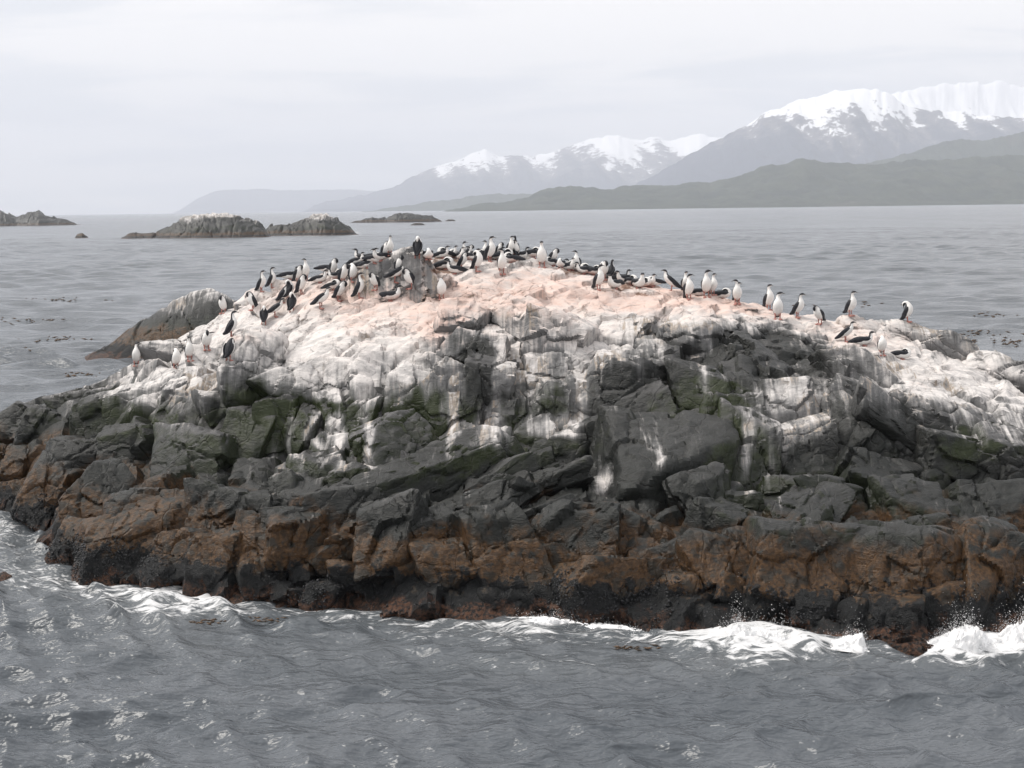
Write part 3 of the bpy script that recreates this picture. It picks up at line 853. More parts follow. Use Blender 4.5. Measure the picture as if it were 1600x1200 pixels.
BLOCKS = [  # px, py, width, height (in px of the photo), lean, protrusion
    (77, 617, 60, 30, 5), (127, 605, 48, 46, 10), (172, 580, 66, 48, 0, .4), (50, 655, 95, 42, -8), (133, 637, 75, 42, 5), (145, 667, 60, 70, -28),
    (67, 685, 80, 76, -25), (200, 645, 115, 74, 12), (273, 633, 44, 70, -5, .4), (140, 715, 115, 60, 12, .4), (77, 775, 80, 92, -12, .45),
    (157, 782, 96, 76, 14, .5), (215, 706, 80, 62, -10), (307, 728, 124, 112, -6, .45), (372, 640, 60, 60, 0), (350, 802, 84, 66, 10, .4),
    (236, 812, 124, 74, 15, .35), (388, 702, 66, 116, -8), (33, 735, 52, 64, -20, .4), (20, 785, 60, 60, -10), (210, 850, 150, 80, 5, .3),
    (352, 876, 92, 86, 0, .4), (120, 850, 70, 70, -15, .3), (280, 870, 90, 70, 5), (420, 800, 70, 60, -5), (415, 860, 80, 90, 0, .35),
    (393, 585, 80, 112, 0, 1.0, 7), (477, 600, 104, 60, 8, .5), (530, 597, 36, 70, 0, .35), (580, 598, 62, 74, -4, .4), (437, 663, 58, 74, -5, .4),
    (470, 672, 34, 74, 0, .3), (523, 650, 42, 64, 4, .35), (563, 667, 50, 84, -10, .35), (613, 700, 116, 88, 22, .35), (707, 637, 74, 92, -8, .55),
    (653, 612, 62, 66, -6, .45), (757, 605, 64, 76, -12, .55), (790, 650, 40, 60, -20, .4), (690, 747, 240, 58, 20, .4), (547, 752, 64, 34, 5, .4),
    (540, 802, 156, 68, 14, .4), (443, 775, 54, 66, -10), (465, 843, 94, 84, -8, .5), (613, 850, 88, 104, 15, .6), (687, 838, 74, 66, 20, .5),
    (702, 885, 84, 74, 10, .4), (770, 862, 94, 112, 15, .5), (745, 795, 160, 42, 26, .35), (767, 758, 130, 42, 26, .35), (733, 720, 90, 44, 20, .3),
    (863, 637, 48, 80, -4, .5), (827, 642, 42, 74, 0, .35), (900, 625, 44, 76, -12, .4), (962, 608, 110, 100, -16, .4), (1033, 610, 74, 54, -10, .3),
    (987, 662, 94, 62, 10, .35), (933, 698, 84, 72, 14, .4), (1100, 617, 68, 66, -10, .45), (1157, 624, 64, 66, 15, .4), (1033, 748, 156, 200, -6, .35),
    (1090, 680, 80, 50, 5, .3), (1140, 662, 94, 72, 10, .4), (1172, 735, 92, 156, -8, .4), (1100, 795, 64, 96, 10, .5), (1122, 828, 72, 74, -15, .4),
    (850, 808, 130, 52, 18, .35), (840, 760, 136, 38, 20, .4), (893, 860, 116, 86, 22, .45), (973, 845, 54, 74, 8, .3), (815, 880, 74, 84, 12, .4),
    (962, 922, 156, 76, 3, .55), (1053, 880, 64, 56, 25, .35), (1100, 880, 64, 74, 15, .45), (1150, 872, 54, 78, -10, .4), (840, 682, 54, 42, 0, .3),
    (877, 704, 64, 54, 10, .3), (1243, 703, 98, 70, 8, .6), (1268, 745, 70, 60, -20, .3), (1232, 645, 96, 92, 0, .25), (1327, 592, 156, 54, -30, .35),
    (1345, 625, 90, 50, -25, .3), (1313, 657, 56, 42, -20, .4), (1327, 712, 104, 94, -30, .35), (1363, 756, 94, 104, -25, .4), (1407, 795, 74, 86, -10, .45),
    (1427, 693, 166, 46, -35, .4), (1417, 650, 84, 60, -25, .35), (1463, 647, 106, 42, -25, .4), (1490, 677, 146, 42, -10, .4), (1500, 728, 116, 82, -20, .45),
    (1567, 737, 116, 92, -15, .45), (1300, 788, 94, 54, -5, .45), (1257, 802, 116, 64, 10, .45), (1225, 777, 66, 60, 0, .3), (1247, 888, 146, 134, -4, .5),
    (1333, 892, 54, 104, -3, .35), (1427, 895, 134, 126, 8, .55), (1543, 892, 114, 116, -5, .5), (1533, 808, 84, 86, -15, .4), (1573, 802, 74, 86, -30, .4),
    (1493, 815, 64, 64, 0, .3), (1533, 703, 90, 44, -20, .3), (1440, 840, 90, 60, 0, .35), (1370, 850, 60, 60, 0, .3), (1390, 960, 80, 60, 0, .4), (1480, 950, 70, 60, 0, .3),
    (722, 507, 60, 50, -5, .85), (812, 502, 70, 56, -28, .75), (677, 545, 32, 40, 0, .6), (730, 556, 60, 52, -18, .85), (767, 562, 42, 60, -10, .95),
    (868, 540, 78, 78, -20, .7), (955, 520, 92, 90, -12, .30), (606, 519, 66, 50, -25, .22), (857, 590, 54, 64, 0, .45), (895, 570, 50, 60, -18, .3),
    (1070, 540, 76, 72, -28, .7), (1120, 560, 60, 70, 0, .3), (1020, 510, 60, 40, 10, .25), (1150, 520, 90, 40, 5, .35), (1200, 510, 60, 36, -10, .35),
    (1110, 490, 60, 26, 5, .35), (1180, 570, 60, 50, -10, .3), (1240, 560, 80, 36, -10, .25), (1280, 540, 100, 30, -28, .25), (1150, 480, 50, 20, -5, .3),
    (644, 446, 84, 74, 34, .8), (602, 452, 80, 54, 38, .7), (672, 452, 40, 50, -25, .6), (585, 425, 50, 40, 20, .25),
    (395, 472, 50, 40, 5, .4), (330, 520, 90, 36, 22, .3), (270, 545, 96, 44, 16, .3), (235, 580, 60, 36, 10, .3), (330, 560, 60, 40, 15, .25), (290, 600, 60, 40, 10, .3),
    (345, 640, 50, 50, -5, .35), (425, 480, 44, 30, 20, .25), (450, 450, 50, 24, 20, .25), (480, 500, 90, 34, 25, .15), (540, 490, 80, 30, 30, .15),
    (785, 470, 100, 30, 35, .15), (890, 470, 90, 36, 35, .15), (700, 470, 70, 30, 25, .12),
    (1452, 530, 150, 42, -22, .65, 7), (1575, 584, 160, 50, -24, .65, 7), (1690, 642, 150, 56, -24, .6, 7), (1365, 512, 80, 30, -12, .5, 8),
]


def build_boulders():
    r = np.random.default_rng(21)
    placed = []
    for b in BLOCKS:
        px, py, w, h = b[:4]
        if boulder(px, py, w, h, b[4], b[5] if len(b) > 5 else 0.3, sharp=b[6] if len(b) > 6 else None, rnd=r) is not None:
            placed.append((px, py, 0.42 * math.sqrt(w * h)))
    # smaller broken rock between the large blocks
    n = 0
    for _ in range(2600):
        if n >= 55:
            break
        px = r.uniform(-40, 1680)
        yc = np.interp(px, CREST[:, 0], CREST[:, 1]); yw = np.interp(px, WATERLINE[:, 0], WATERLINE[:, 1])
        py = r.uniform(yc + 60, yw - 5)
        s = (py - yc) / (yw - yc)
        if s < 0.3:
            continue
        R = r.uniform(12, 26)
        if any((px - a) ** 2 + (py - b) ** 2 < (0.75 * (R + c)) ** 2 for a, b, c in placed):
            continue
        lean = np.interp(px, [0, 400, 800, 1200, 1600], [-18, -5, 10, -8, -30]) + r.normal() * 12
        if boulder(px, py, R * r.uniform(1.8, 3.0), R * r.uniform(1.5, 2.4), lean, r.uniform(.2, .45), rnd=r) is not None:
            placed.append((px, py, R)); n += 1


build_boulders()


# ------------------------------------------------------------------ other rocks and islets
def islet(name, sky_pts, wl, label, half, seed, guano, Y=None, res=0.012, rough=0.16, brown_top=0.0):
    sp = np.array(sky_pts, float)
    if Y is None:
        Y = at_z(sp[:, 0].mean(), wl)[1] + half * 0.9
    nx, ny = max(60, int((sp[-1, 0] - sp[0, 0]) * 0.9)), 50
    pxs = np.linspace(sp[0, 0], sp[-1, 0], nx)
    crest = at_y(pxs, np.interp(pxs, sp[:, 0], sp[:, 1]), np.full(nx, Y))
    H = np.maximum(crest[:, 2], -0.3)
    v = np.linspace(-1, 1, ny)
    Vg, I = np.meshgrid(v, np.arange(nx), indexing='ij')
    hw = half * (0.35 + 0.65 * np.clip(H / H.max(), 0, 1) ** 0.6)
    Yd = Y + Vg * hw[I]
    X = crest[I, 0] / Y * Yd
    f = 1 - np.abs(Vg) ** 2.0 * 1.15
    Z = H[I] * f - 0.25 * np.abs(Vg) ** 2
    P = np.stack([X.ravel(), Yd.ravel(), Z.ravel()], 1)
    sc = H.max()
    v1, e1 = facets(P / sc * np.array([1.6, 1.6, 1.2]) + seed, seed)
    v2, e2 = facets(P / sc * np.array([4., 4., 3.]) + seed, seed + 1)
    P[:, 2] += sc * rough * (v1 + 0.35 * v2 - 0.5 * np.clip(1 - e1 / .1, 0, 1)) * np.clip((P[:, 2] / sc + 0.25), 0, 0.5) * 2
    P[:, 1] += sc * rough * 0.7 * v1
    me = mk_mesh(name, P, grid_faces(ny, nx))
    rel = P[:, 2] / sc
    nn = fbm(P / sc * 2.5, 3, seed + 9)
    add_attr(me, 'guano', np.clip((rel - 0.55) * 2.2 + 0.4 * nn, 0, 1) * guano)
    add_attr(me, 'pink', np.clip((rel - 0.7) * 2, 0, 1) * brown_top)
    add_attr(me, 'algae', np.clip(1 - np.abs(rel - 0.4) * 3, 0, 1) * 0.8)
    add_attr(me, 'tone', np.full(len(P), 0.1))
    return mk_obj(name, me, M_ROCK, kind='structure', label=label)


islet('rock_outcrop', [(122, 562), (146, 548), (178, 532), (200, 518), (238, 488), (268, 470), (298, 457), (328, 452), (352, 457), (385, 474), (440, 505)], 552,
      'dark humped rock standing in the water just behind the bird rock', 3.4, 81, 0.62, Y=86, rough=0.09)
islet('islet', [(186, 374), (200, 366), (240, 364), (262, 355), (280, 343), (300, 337), (318, 333), (340, 336), (372, 338), (395, 348), (412, 354), (424, 369)], 372,
      'long low islet with pale domed top nearest to the horizon rocks', 12, 83, 0.85)
islet('islet.001', [(404, 370), (425, 352), (455, 348), (478, 344), (495, 336), (507, 333), (525, 342), (545, 354), (560, 369)], 368,
      'peaked islet with brownish pale top beside the domed islet', 10, 87, 0.8, brown_top=0.9)
islet('islet.002', [(546, 349), (565, 344), (580, 340), (600, 342), (620, 333), (640, 334), (655, 336), (675, 338), (694, 348)], 347.5,
      'dark jagged reef far out by the horizon', 12, 91, 0.0)
islet('islet.003', [(-110, 340), (-60, 330), (0, 330), (12, 334), (25, 340), (45, 333), (60, 331), (72, 337), (85, 341), (105, 345), (126, 354)], 353,
      'brown topped islet cut by the picture edge', 25, 95, 0.0)
islet('sea_stack', [(115, 374), (120, 367), (128, 364), (136, 369), (140, 374)], 372, 'small lone dark rock awash near the domed islet', 2.2, 97, 0.0)
islet('sea_stack.001', [(694, 346), (700, 343), (708, 343), (714, 346)], 345.5, 'tiny dark rock off the end of the jagged reef', 3, 101, 0.0)
islet('sea_stack.002', [(638, 353), (648, 348.5), (660, 349), (668, 353)], 352, 'low dark rock awash in front of the jagged reef', 3, 103, 0.0)
islet('sea_stack.003', [(-16, 912), (-6, 898), (6, 893), (18, 899), (27, 910)], 908, 'small weedy rock breaking the foam at the islet foot', 0.35, 107, 0.0, rough=0.1)


# ------------------------------------------------------------------ mussels, kelp, spray
def merge_instances(V0, F0, pos, mats):
    """many small copies in one mesh: mats is (n,3,3)"""
    n = len(pos)
    V = np.einsum('vk,nkj->nvj', V0, mats) + pos[:, None, :]
    F = F0[None] + (np.arange(n) * len(V0))[:, None, None]
    return V.reshape(-1, 3), F.reshape(-1, F0.shape[1])


def rand_rot(n, r):
    q = r.normal(size=(n, 4)); q /= np.linalg.norm(q, axis=1)[:, None]
    a, b, c, d = q.T
    return np.stack([np.stack([1 - 2 * (c * c + d * d), 2 * (b * c - a * d), 2 * (b * d + a * c)], 1),
                     np.stack([2 * (b * c + a * d), 1 - 2 * (b * b + d * d), 2 * (c * d - a * b)], 1),
                     np.stack([2 * (b * d - a * c), 2 * (c * d + a * b), 1 - 2 * (b * b + c * c)], 1)], 1)


OCT_V = np.array([(1, 0, 0), (-1, 0, 0), (0, 1, 0), (0, -1, 0), (0, 0, 1), (0, 0, -1)], float)
OCT_F = np.array([(0, 2, 4), (2, 1, 4), (1, 3, 4), (3, 0, 4), (2, 0, 5), (1, 2, 5), (3, 1, 5), (0, 3, 5)])


def build_mussels():
    r = np.random.default_rng(5)
    A = np.concatenate(ROCKV)
    px, py = project(A)
    m = (A[:, 2] < 0.95) & (A[:, 2] > -0.05) & (px > -60) & (px < 1660)
    A = A[m]
    k = A[:, 2] + 0.55 * fbm(A * 1.1, 3, 501)
    A = A[k < 0.52]
    A = A[r.permutation(len(A))[:8500]]
    n = len(A)
    sc = r.uniform(.02, .042, n)
    mats = rand_rot(n, r) * sc[:, None, None]
    V0 = OCT_V * np.array([1.25, .6, .45])
    V, F = merge_instances(V0, OCT_F, A + r.normal(size=A.shape) * .015, mats)
    mk_obj('mussels', mk_mesh('mussels', V, F), M_MUSSEL, parent=ISLET, kind='stuff')


build_mussels()


def build_kelp():
    r = np.random.default_rng(15)
    spots = [(322, 972, 14, 2, 22), (415, 968, 16, 2, 16), (295, 950, 16, 2, 14), (990, 1012, 18, 2, 16),
             (40, 500, 40, 3, 26), (90, 530, 30, 2, 20), (120, 585, 24, 3, 16), (100, 468, 40, 2, 22), (20, 545, 20, 2, 12), (1520, 520, 50, 3, 34), (1570, 534, 30, 3, 26), (1490, 540, 20, 2, 12), (1310, 475, 40, 2, 16), (1560, 492, 30, 2, 14)]
    pos, mats = [], []
    for x, y, sx, sy, n in spots:
        p = at_z(x + r.normal(size=n) * sx, y + r.normal(size=n) * sy, 0.09)
        far = np.clip(p[:, 1] / 60, 0.6, 1.6)
        a = r.normal(size=n) * 0.25
        ln = r.uniform(.04, .16, n) * far; wd = ln * r.uniform(.2, .5, n)
        t = r.normal(size=n) * 0.25
        M = np.zeros((n, 3, 3))
        M[:, 0, 0] = np.cos(a) * ln; M[:, 0, 1] = np.sin(a) * ln; M[:, 0, 2] = t * ln
        M[:, 1, 0] = -np.sin(a) * wd; M[:, 1, 1] = np.cos(a) * wd
        M[:, 2, 2] = 0.03 * far
        pos.append(p); mats.append(M)
    V0 = OCT_V.copy()
    V, F = merge_instances(V0, OCT_F, np.concatenate(pos), np.concatenate(mats))
    mk_obj('floating_kelp', mk_mesh('floating_kelp', V, F), M_KELP, kind='stuff', label='scattered brown kelp blades floating on the water around the rock')


build_kelp()


def build_spray():
    r = np.random.default_rng(25)
    # crest of the white water: px, height in px; and the row it breaks on
    surfs = [([(1122, 0), (1138, 26), (1150, 44), (1163, 50), (1180, 40), (1205, 36), (1232, 24), (1270, 12), (1310, 12), (1335, 26), (1347, 36), (1354, 0)], 1000, 9500),
             ([(1445, 0), (1462, 22), (1482, 44), (1503, 58), (1522, 50), (1540, 20), (1556, 14), (1572, 40), (1590, 62), (1612, 66), (1640, 30), (1660, 0)], 1008, 9500),
             ([(790, 0), (822, 13), (850, 18), (885, 12), (930, 9), (985, 8), (1040, 5), (1095, 0)], 972, 3000),
             ([(280, 0), (300, 5), (316, 12), (330, 4), (345, 0)], 935, 80)]
    Vs, Fs, off, pos, rad = [], [], 0, [], []
    for i, (pf, row, nd) in enumerate(surfs):
        pf = np.array(pf, float)
        pxs = np.arange(pf[0, 0], pf[-1, 0], 1.0)
        vs = np.linspace(-1, 1, 40)
        PX, Vv = np.meshgrid(pxs, vs)
        base = at_z(PX.ravel(), np.interp(PX.ravel(), WATERLINE[:, 0], WATERLINE[:, 1]) + 6.0, 0.0)
        mm = base[:, 1] / FPX
        X0 = base[:, 0]
        Q = np.stack([X0, Vv.ravel() * 0.5, np.full(X0.size, i * 3.1)], 1)
        wv = 10 * fbm(Q * 2.2, 3, 690)
        hh = np.interp(PX.ravel() + wv, pf[:, 0], pf[:, 1]) * mm * 0.55
        bil = np.abs(fbm(Q * 4.2, 5, 700, 0.62))
        hd = 0.28 + 0.55 * hh
        sec = np.clip(1 - Vv.ravel() ** 2, 0, 1) ** 0.8
        Z = hh * sec * (1.12 - 0.55 * bil) + 0.05 * (1 - bil) * sec - 0.05
        P = np.stack([X0 + 0.07 * fbm(Q * 5 + 31, 3, 740) * (0.3 + hh), base[:, 1] + Vv.ravel() * hd - 0.35 * Z + 0.10 * fbm(Q * 5 + 57, 3, 760) * (0.3 + hh), Z + 0.03], 1)
        F = grid_faces(len(vs), len(pxs))
        F = F[(P[F, 2] > -0.03).any(1)]
        Vs.append(P); Fs.append(np.concatenate([F[:, [0, 1, 2]], F[:, [0, 2, 3]]]) + off); off += len(P)
        # torn drops above it
        w_ = hh + 1e-4
        k = r.choice(len(P), nd, p=w_ / w_.sum())
        b = P[k] + np.stack([r.normal(size=nd) * .05, r.normal(size=nd) * .10, np.zeros(nd)], 1)
        b[:, 2] = P[k, 2] * r.uniform(.6, 1.0, nd) + r.exponential(size=nd) * (0.02 + 0.42 * hh[k]) * np.clip(0.55 + 0.9 * vnoise(b * np.array([7, 7, 0]), 780), 0.05, 1.4)
        pos.append(b); rad.append(r.uniform(.002, .0065, nd) * np.where(r.random(nd) < .06, 1.7, 1))
    pos = np.concatenate(pos); rad = np.concatenate(rad)
    V, F = merge_instances(OCT_V, OCT_F, pos, rand_rot(len(pos), r) * rad[:, None, None])
    V = np.concatenate(Vs + [V]); F = np.concatenate(Fs + [F + off])
    mk_obj('sea_spray', mk_mesh('sea_spray', V, F), M_FOAM, kind='stuff', label='white spray of waves bursting against the foot of the rock')


build_spray()


# ------------------------------------------------------------------ cormorants
def plumage_material():
    m, N, out = new_mat('cormorant_plumage')
    geo = N.n('ShaderNodeNewGeometry')
    ns = N.noise(geo.outputs['Position'], 30, 3, 0.6)
    big = N.noise(geo.outputs['Position'], 2.2, 2, 0.5)
    blk = N.mix(ns, (0.010, 0.011, 0.014), (0.024, 0.025, 0.032))
    wht = N.mix(ns, (0.66, 0.64, 0.62), (0.80, 0.79, 0.78))
    tc = N.n('ShaderNodeTexCoord')
    so = N.n('ShaderNodeSeparateXYZ'); N.link(tc.outputs['Object'], so.inputs[0])
    stain = N.math('MULTIPLY', N.smooth(so.outputs[2], 0.22, 0.04), N.smooth(big, 0.45, 0.65))
    wht = N.mix(N.math('MULTIPLY', stain, 0.8), wht, (0.42, 0.20, 0.15))
    pg = N.math('ADD', N.attr('pigment'), N.math('MULTIPLY', N.math('SUBTRACT', ns, 0.5), 0.25))
    col = N.mix(N.smooth(pg, 0.42, 0.58), blk, wht)
    bsdf(N, out, col, 0.6, 0.3)
    return m


M_BIRD = plumage_material()
M_WING = simple_mat('wing_feathers', (0.009, 0.010, 0.014), (0.024, 0.026, 0.034), 25, 0.55, 0.1, 0.35)
M_BEAK = simple_mat('horn_beak', (0.05, 0.045, 0.04), (0.09, 0.08, 0.06), 30, 0.5, 0.0, 0.4)
M_FOOT = simple_mat('pink_webbed_foot', (0.30, 0.13, 0.11), (0.42, 0.20, 0.17), 30, 0.6, 0.0, 0.3)

# spine of each pose from tail to face: forward, up, half width, half depth, how far round from the back the black reaches (degrees)
POSES = {
    'upright': [(-.21, .05, .028, .010, 180), (-.14, .09, .045, .022, 180), (-.075, .15, .075, .066, 118), (-.015, .24, .105, .098, 98), (.028, .34, .110, .103, 92),
                (.034, .43, .085, .083, 88), (.022, .50, .050, .054, 84), (.012, .56, .036, .040, 84), (.016, .61, .034, .037, 95), (.042, .645, .037, .038, 122), (.085, .652, .026, .026, 128), (.108, .648, .012, .013, 110)],
    'preen_front': [(-.20, .06, .028, .010, 180), (-.13, .10, .045, .022, 180), (-.07, .155, .078, .068, 116), (-.01, .24, .108, .100, 98), (.03, .335, .112, .106, 92),
                    (.042, .42, .088, .085, 88), (.055, .485, .052, .055, 86), (.092, .52, .037, .040, 86), (.132, .505, .035, .037, 100), (.15, .465, .037, .037, 125), (.14, .425, .026, .026, 130), (.13, .405, .012, .013, 110)],
    'preen_back': [(-.20, .06, .028, .010, 180), (-.13, .10, .045, .022, 180), (-.07, .155, .078, .068, 116), (-.01, .24, .108, .100, 98), (.03, .335, .112, .106, 92),
                   (.03, .42, .090, .088, 86), (.012, .49, .056, .058, 80), (-.022, .53, .040, .041, 80), (-.065, .525, .035, .037, 95), (-.09, .485, .037, .037, 120), (-.093, .445, .026, .026, 125), (-.09, .42, .012, .013, 110)],
    'lying': [(-.36, .085, .030, .010, 180), (-.27, .095, .050, .025, 180), (-.16, .115, .090, .075, 120), (-.02, .13, .122, .112, 98), (.11, .15, .112, .104, 92),
              (.185, .21, .072, .074, 86), (.205, .28, .042, .046, 84), (.20, .335, .035, .038, 92), (.222, .37, .037, .038, 120), (.265, .376, .026, .026, 128), (.288, .372, .012, .013, 110)],
    'resting': [(-.36, .085, .030, .010, 180), (-.27, .095, .050, .025, 180), (-.16, .115, .090, .075, 120), (-.02, .13, .122, .112, 98), (.11, .15, .116, .108, 92),
                (.175, .21, .070, .072, 86), (.165, .265, .044, .047, 82), (.115, .29, .037, .038, 95), (.07, .285, .036, .036, 120), (.03, .262, .026, .026, 125), (.01, .25, .012, .013, 110)],
    'stooping': [(-.30, .10, .030, .010, 180), (-.215, .135, .048, .024, 180), (-.11, .185, .082, .070, 118), (0, .26, .108, .100, 98), (.085, .335, .106, .098, 92),
                 (.14, .40, .076, .076, 88), (.165, .46, .046, .050, 84), (.168, .515, .036, .039, 88), (.19, .555, .037, .038, 120), (.232, .565, .026, .026, 128), (.256, .56, .012, .013, 110)],
}


def catmull(A, m):
    A = np.array(A, float)
    n = len(A)
    t = np.linspace(0, n - 1, m)
    i = np.minimum(t.astype(int), n - 2); f = (t - i)[:, None]
    p0, p1, p2, p3 = A[np.maximum(i - 1, 0)], A[i], A[i + 1], A[np.minimum(i + 2, n - 1)]
    return 0.5 * (2 * p1 + (p2 - p0) * f + (2 * p0 - 5 * p1 + 4 * p2 - p3) * f ** 2 + (3 * p1 - p0 - 3 * p2 + p3) * f ** 3)


def loft(C, side_off=None, dors_off=None, seg=14):
    """C rows: x, z, half width, half depth; returns verts, faces, angle from the back"""
    m = len(C)
    t = np.gradient(C[:, :2], axis=0); t /= np.linalg.norm(t, axis=1)[:, None] + 1e-9
    d = np.stack([-t[:, 1], t[:, 0]], 1)
    ph = np.linspace(0, 2 * math.pi, seg, endpoint=False)
    V = np.zeros((m, seg, 3))
    so = 0 if side_off is None else side_off[:, None]
    do = 0 if dors_off is None else dors_off[:, None]
    V[:, :, 1] = np.abs(C[:, 2:3]) * np.sin(ph)[None] + so
    b = np.abs(C[:, 3:4]) * np.cos(ph)[None] + do
    V[:, :, 0] = C[:, 0:1] + b * d[:, 0:1]
    V[:, :, 2] = C[:, 1:2] + b * d[:, 1:2]
    V = V.reshape(-1, 3)
    F = []
    for i in range(m - 1):
        for j in range(seg):
            k = (j + 1) % seg
            F.append((i * seg + j, i * seg + k, (i + 1) * seg + k, (i + 1) * seg + j))
    # close both ends
    V = np.concatenate([V, [[C[0, 0], V[0:seg, 1].mean(), C[0, 1]]], [[C[-1, 0], V[(m - 1) * seg:m * seg, 1].mean(), C[-1, 1]]]])
    for j in range(seg):
        k = (j + 1) % seg
        F.append((m * seg, m * seg, k, j)); F.append((m * seg + 1, m * seg + 1, (m - 1) * seg + j, (m - 1) * seg + k))
    ang = np.degrees(np.minimum(ph, 2 * math.pi - ph))
    return V, F, np.concatenate([np.tile(ang, m), [0, 0]])


def mesh_py(name, V, F, mat):
    me = bpy.data.meshes.new(name)
    F = [tuple(dict.fromkeys(int(i) for i in f)) for f in F]
    me.from_pydata([tuple(v) for v in V], [], F)
    me.polygons.foreach_set('use_smooth', np.full(len(me.polygons), True))
    me.materials.append(mat)
    me.update()
    return me


def turn_head(V, ref, z0, yaw):
    """rotate what lies past the neck about a vertical axis through the neck"""
    V = V.copy()
    w = np.clip((V[:, 2] - z0) / 0.06, 0, 1) * yaw
    x, y = V[:, 0] - ref, V[:, 1].copy()
    V[:, 0] = ref + x * np.cos(w) - y * np.sin(w)
    V[:, 1] = x * np.sin(w) + y * np.cos(w)
    return V


def cormorant_meshes(pose, yaw=0.0, s=0):
    S = np.array(POSES[pose], float)
    C = catmull(S, 34)
    V, F, ang = loft(C)
    thr = np.concatenate([np.repeat(C[:, 4], 14), [180, 110]])
    pig = np.clip(0.5 + (ang - np.where(thr < 100, thr - 14, thr)) / 24.0, 0, 1)
    tip = C[-1, :2]; dr = C[-1, :2] - C[-3, :2]; dr /= np.linalg.norm(dr)
    bk = np.array([(tip[0] + dr[0] * a, tip[1] + dr[1] * a - c, w_, h_) for a, c, w_, h_ in
                   ((-.012, 0, .011, .012), (.015, .001, .008, .009), (.045, .004, .005, .006), (.06, .009, .003, .004))])
    bV, bF, _ = loft(bk, seg=8)
    if yaw:
        zn = S[-4, 1] - 0.05
        V = turn_head(V, S[-5, 0], zn, yaw); bV = turn_head(bV, S[-5, 0], zn, yaw)
    me = mesh_py('cormorant', V, F, M_BIRD)
    add_attr(me, 'pigment', pig)
    beak = mesh_py('beak', bV, bF, M_BEAK)
    wings = []
    k = catmull(S[:6], 14)[::-1]
    for sd in (-1, 1):
        taper = np.sin(np.linspace(0.35, math.pi * 0.97, 14)) ** 0.7
        Cw = np.stack([k[:, 0], k[:, 1], 0.016 * taper + .003, (0.058 * taper + .006)], 1)
        off = sd * (k[:, 2] * 0.93 + 0.004) * np.linspace(1, 0.75, 14)
        wV, wF, _ = loft(Cw[::-1], off[::-1], (k[:, 3] * 0.42)[::-1], 10)
        wings.append(mesh_py('wing', wV, wF, M_WING))
    feet = []
    lift = 0.16 if pose in ('upright', 'preen_front', 'preen_back') else (0.20 if pose == 'stooping' else 0.07)
    for sd in (-1, 1):
        lx = 0.0 if pose != 'lying' and pose != 'resting' else 0.02
        leg = np.array([(lx - .015, -0.02, .013, .013), (lx - .012, lift * 0.5, .014, .014), (lx - .02, lift, .022, .024)])
        lV, lF, _ = loft(leg, np.full(3, sd * 0.05), seg=8)
        n0 = len(lV)
        toes = np.array([(-.03, 0, .018), (.0, 0, .022), (.075, -.040, .002), (.095, 0, .002), (.075, .040, .002),
                         (-.03, 0, -.03), (.0, 0, -.03), (.075, -.040, -.03), (.095, 0, -.03), (.075, .040, -.03)]) + np.array([lx, sd * 0.052, 0.008])
        tF = [(0, 2, 1), (1, 2, 3), (1, 3, 4), (0, 1, 4), (0, 5, 7, 2), (2, 7, 8, 3), (3, 8, 9, 4), (4, 9, 5, 0)]
        feet.append(mesh_py('foot', np.concatenate([lV, toes]), list(lF) + [tuple(n0 + i for i in f) for f in tF], M_FOOT))
    return me, beak, wings, feet


PROTO = {}
for nm in POSES:
    for tag_, yw in (('', 0.0), ('_a', 1.25), ('_b', -1.25)):
        if nm.startswith('preen') and tag_:
            continue
        PROTO[nm + tag_] = cormorant_meshes(nm, yw)

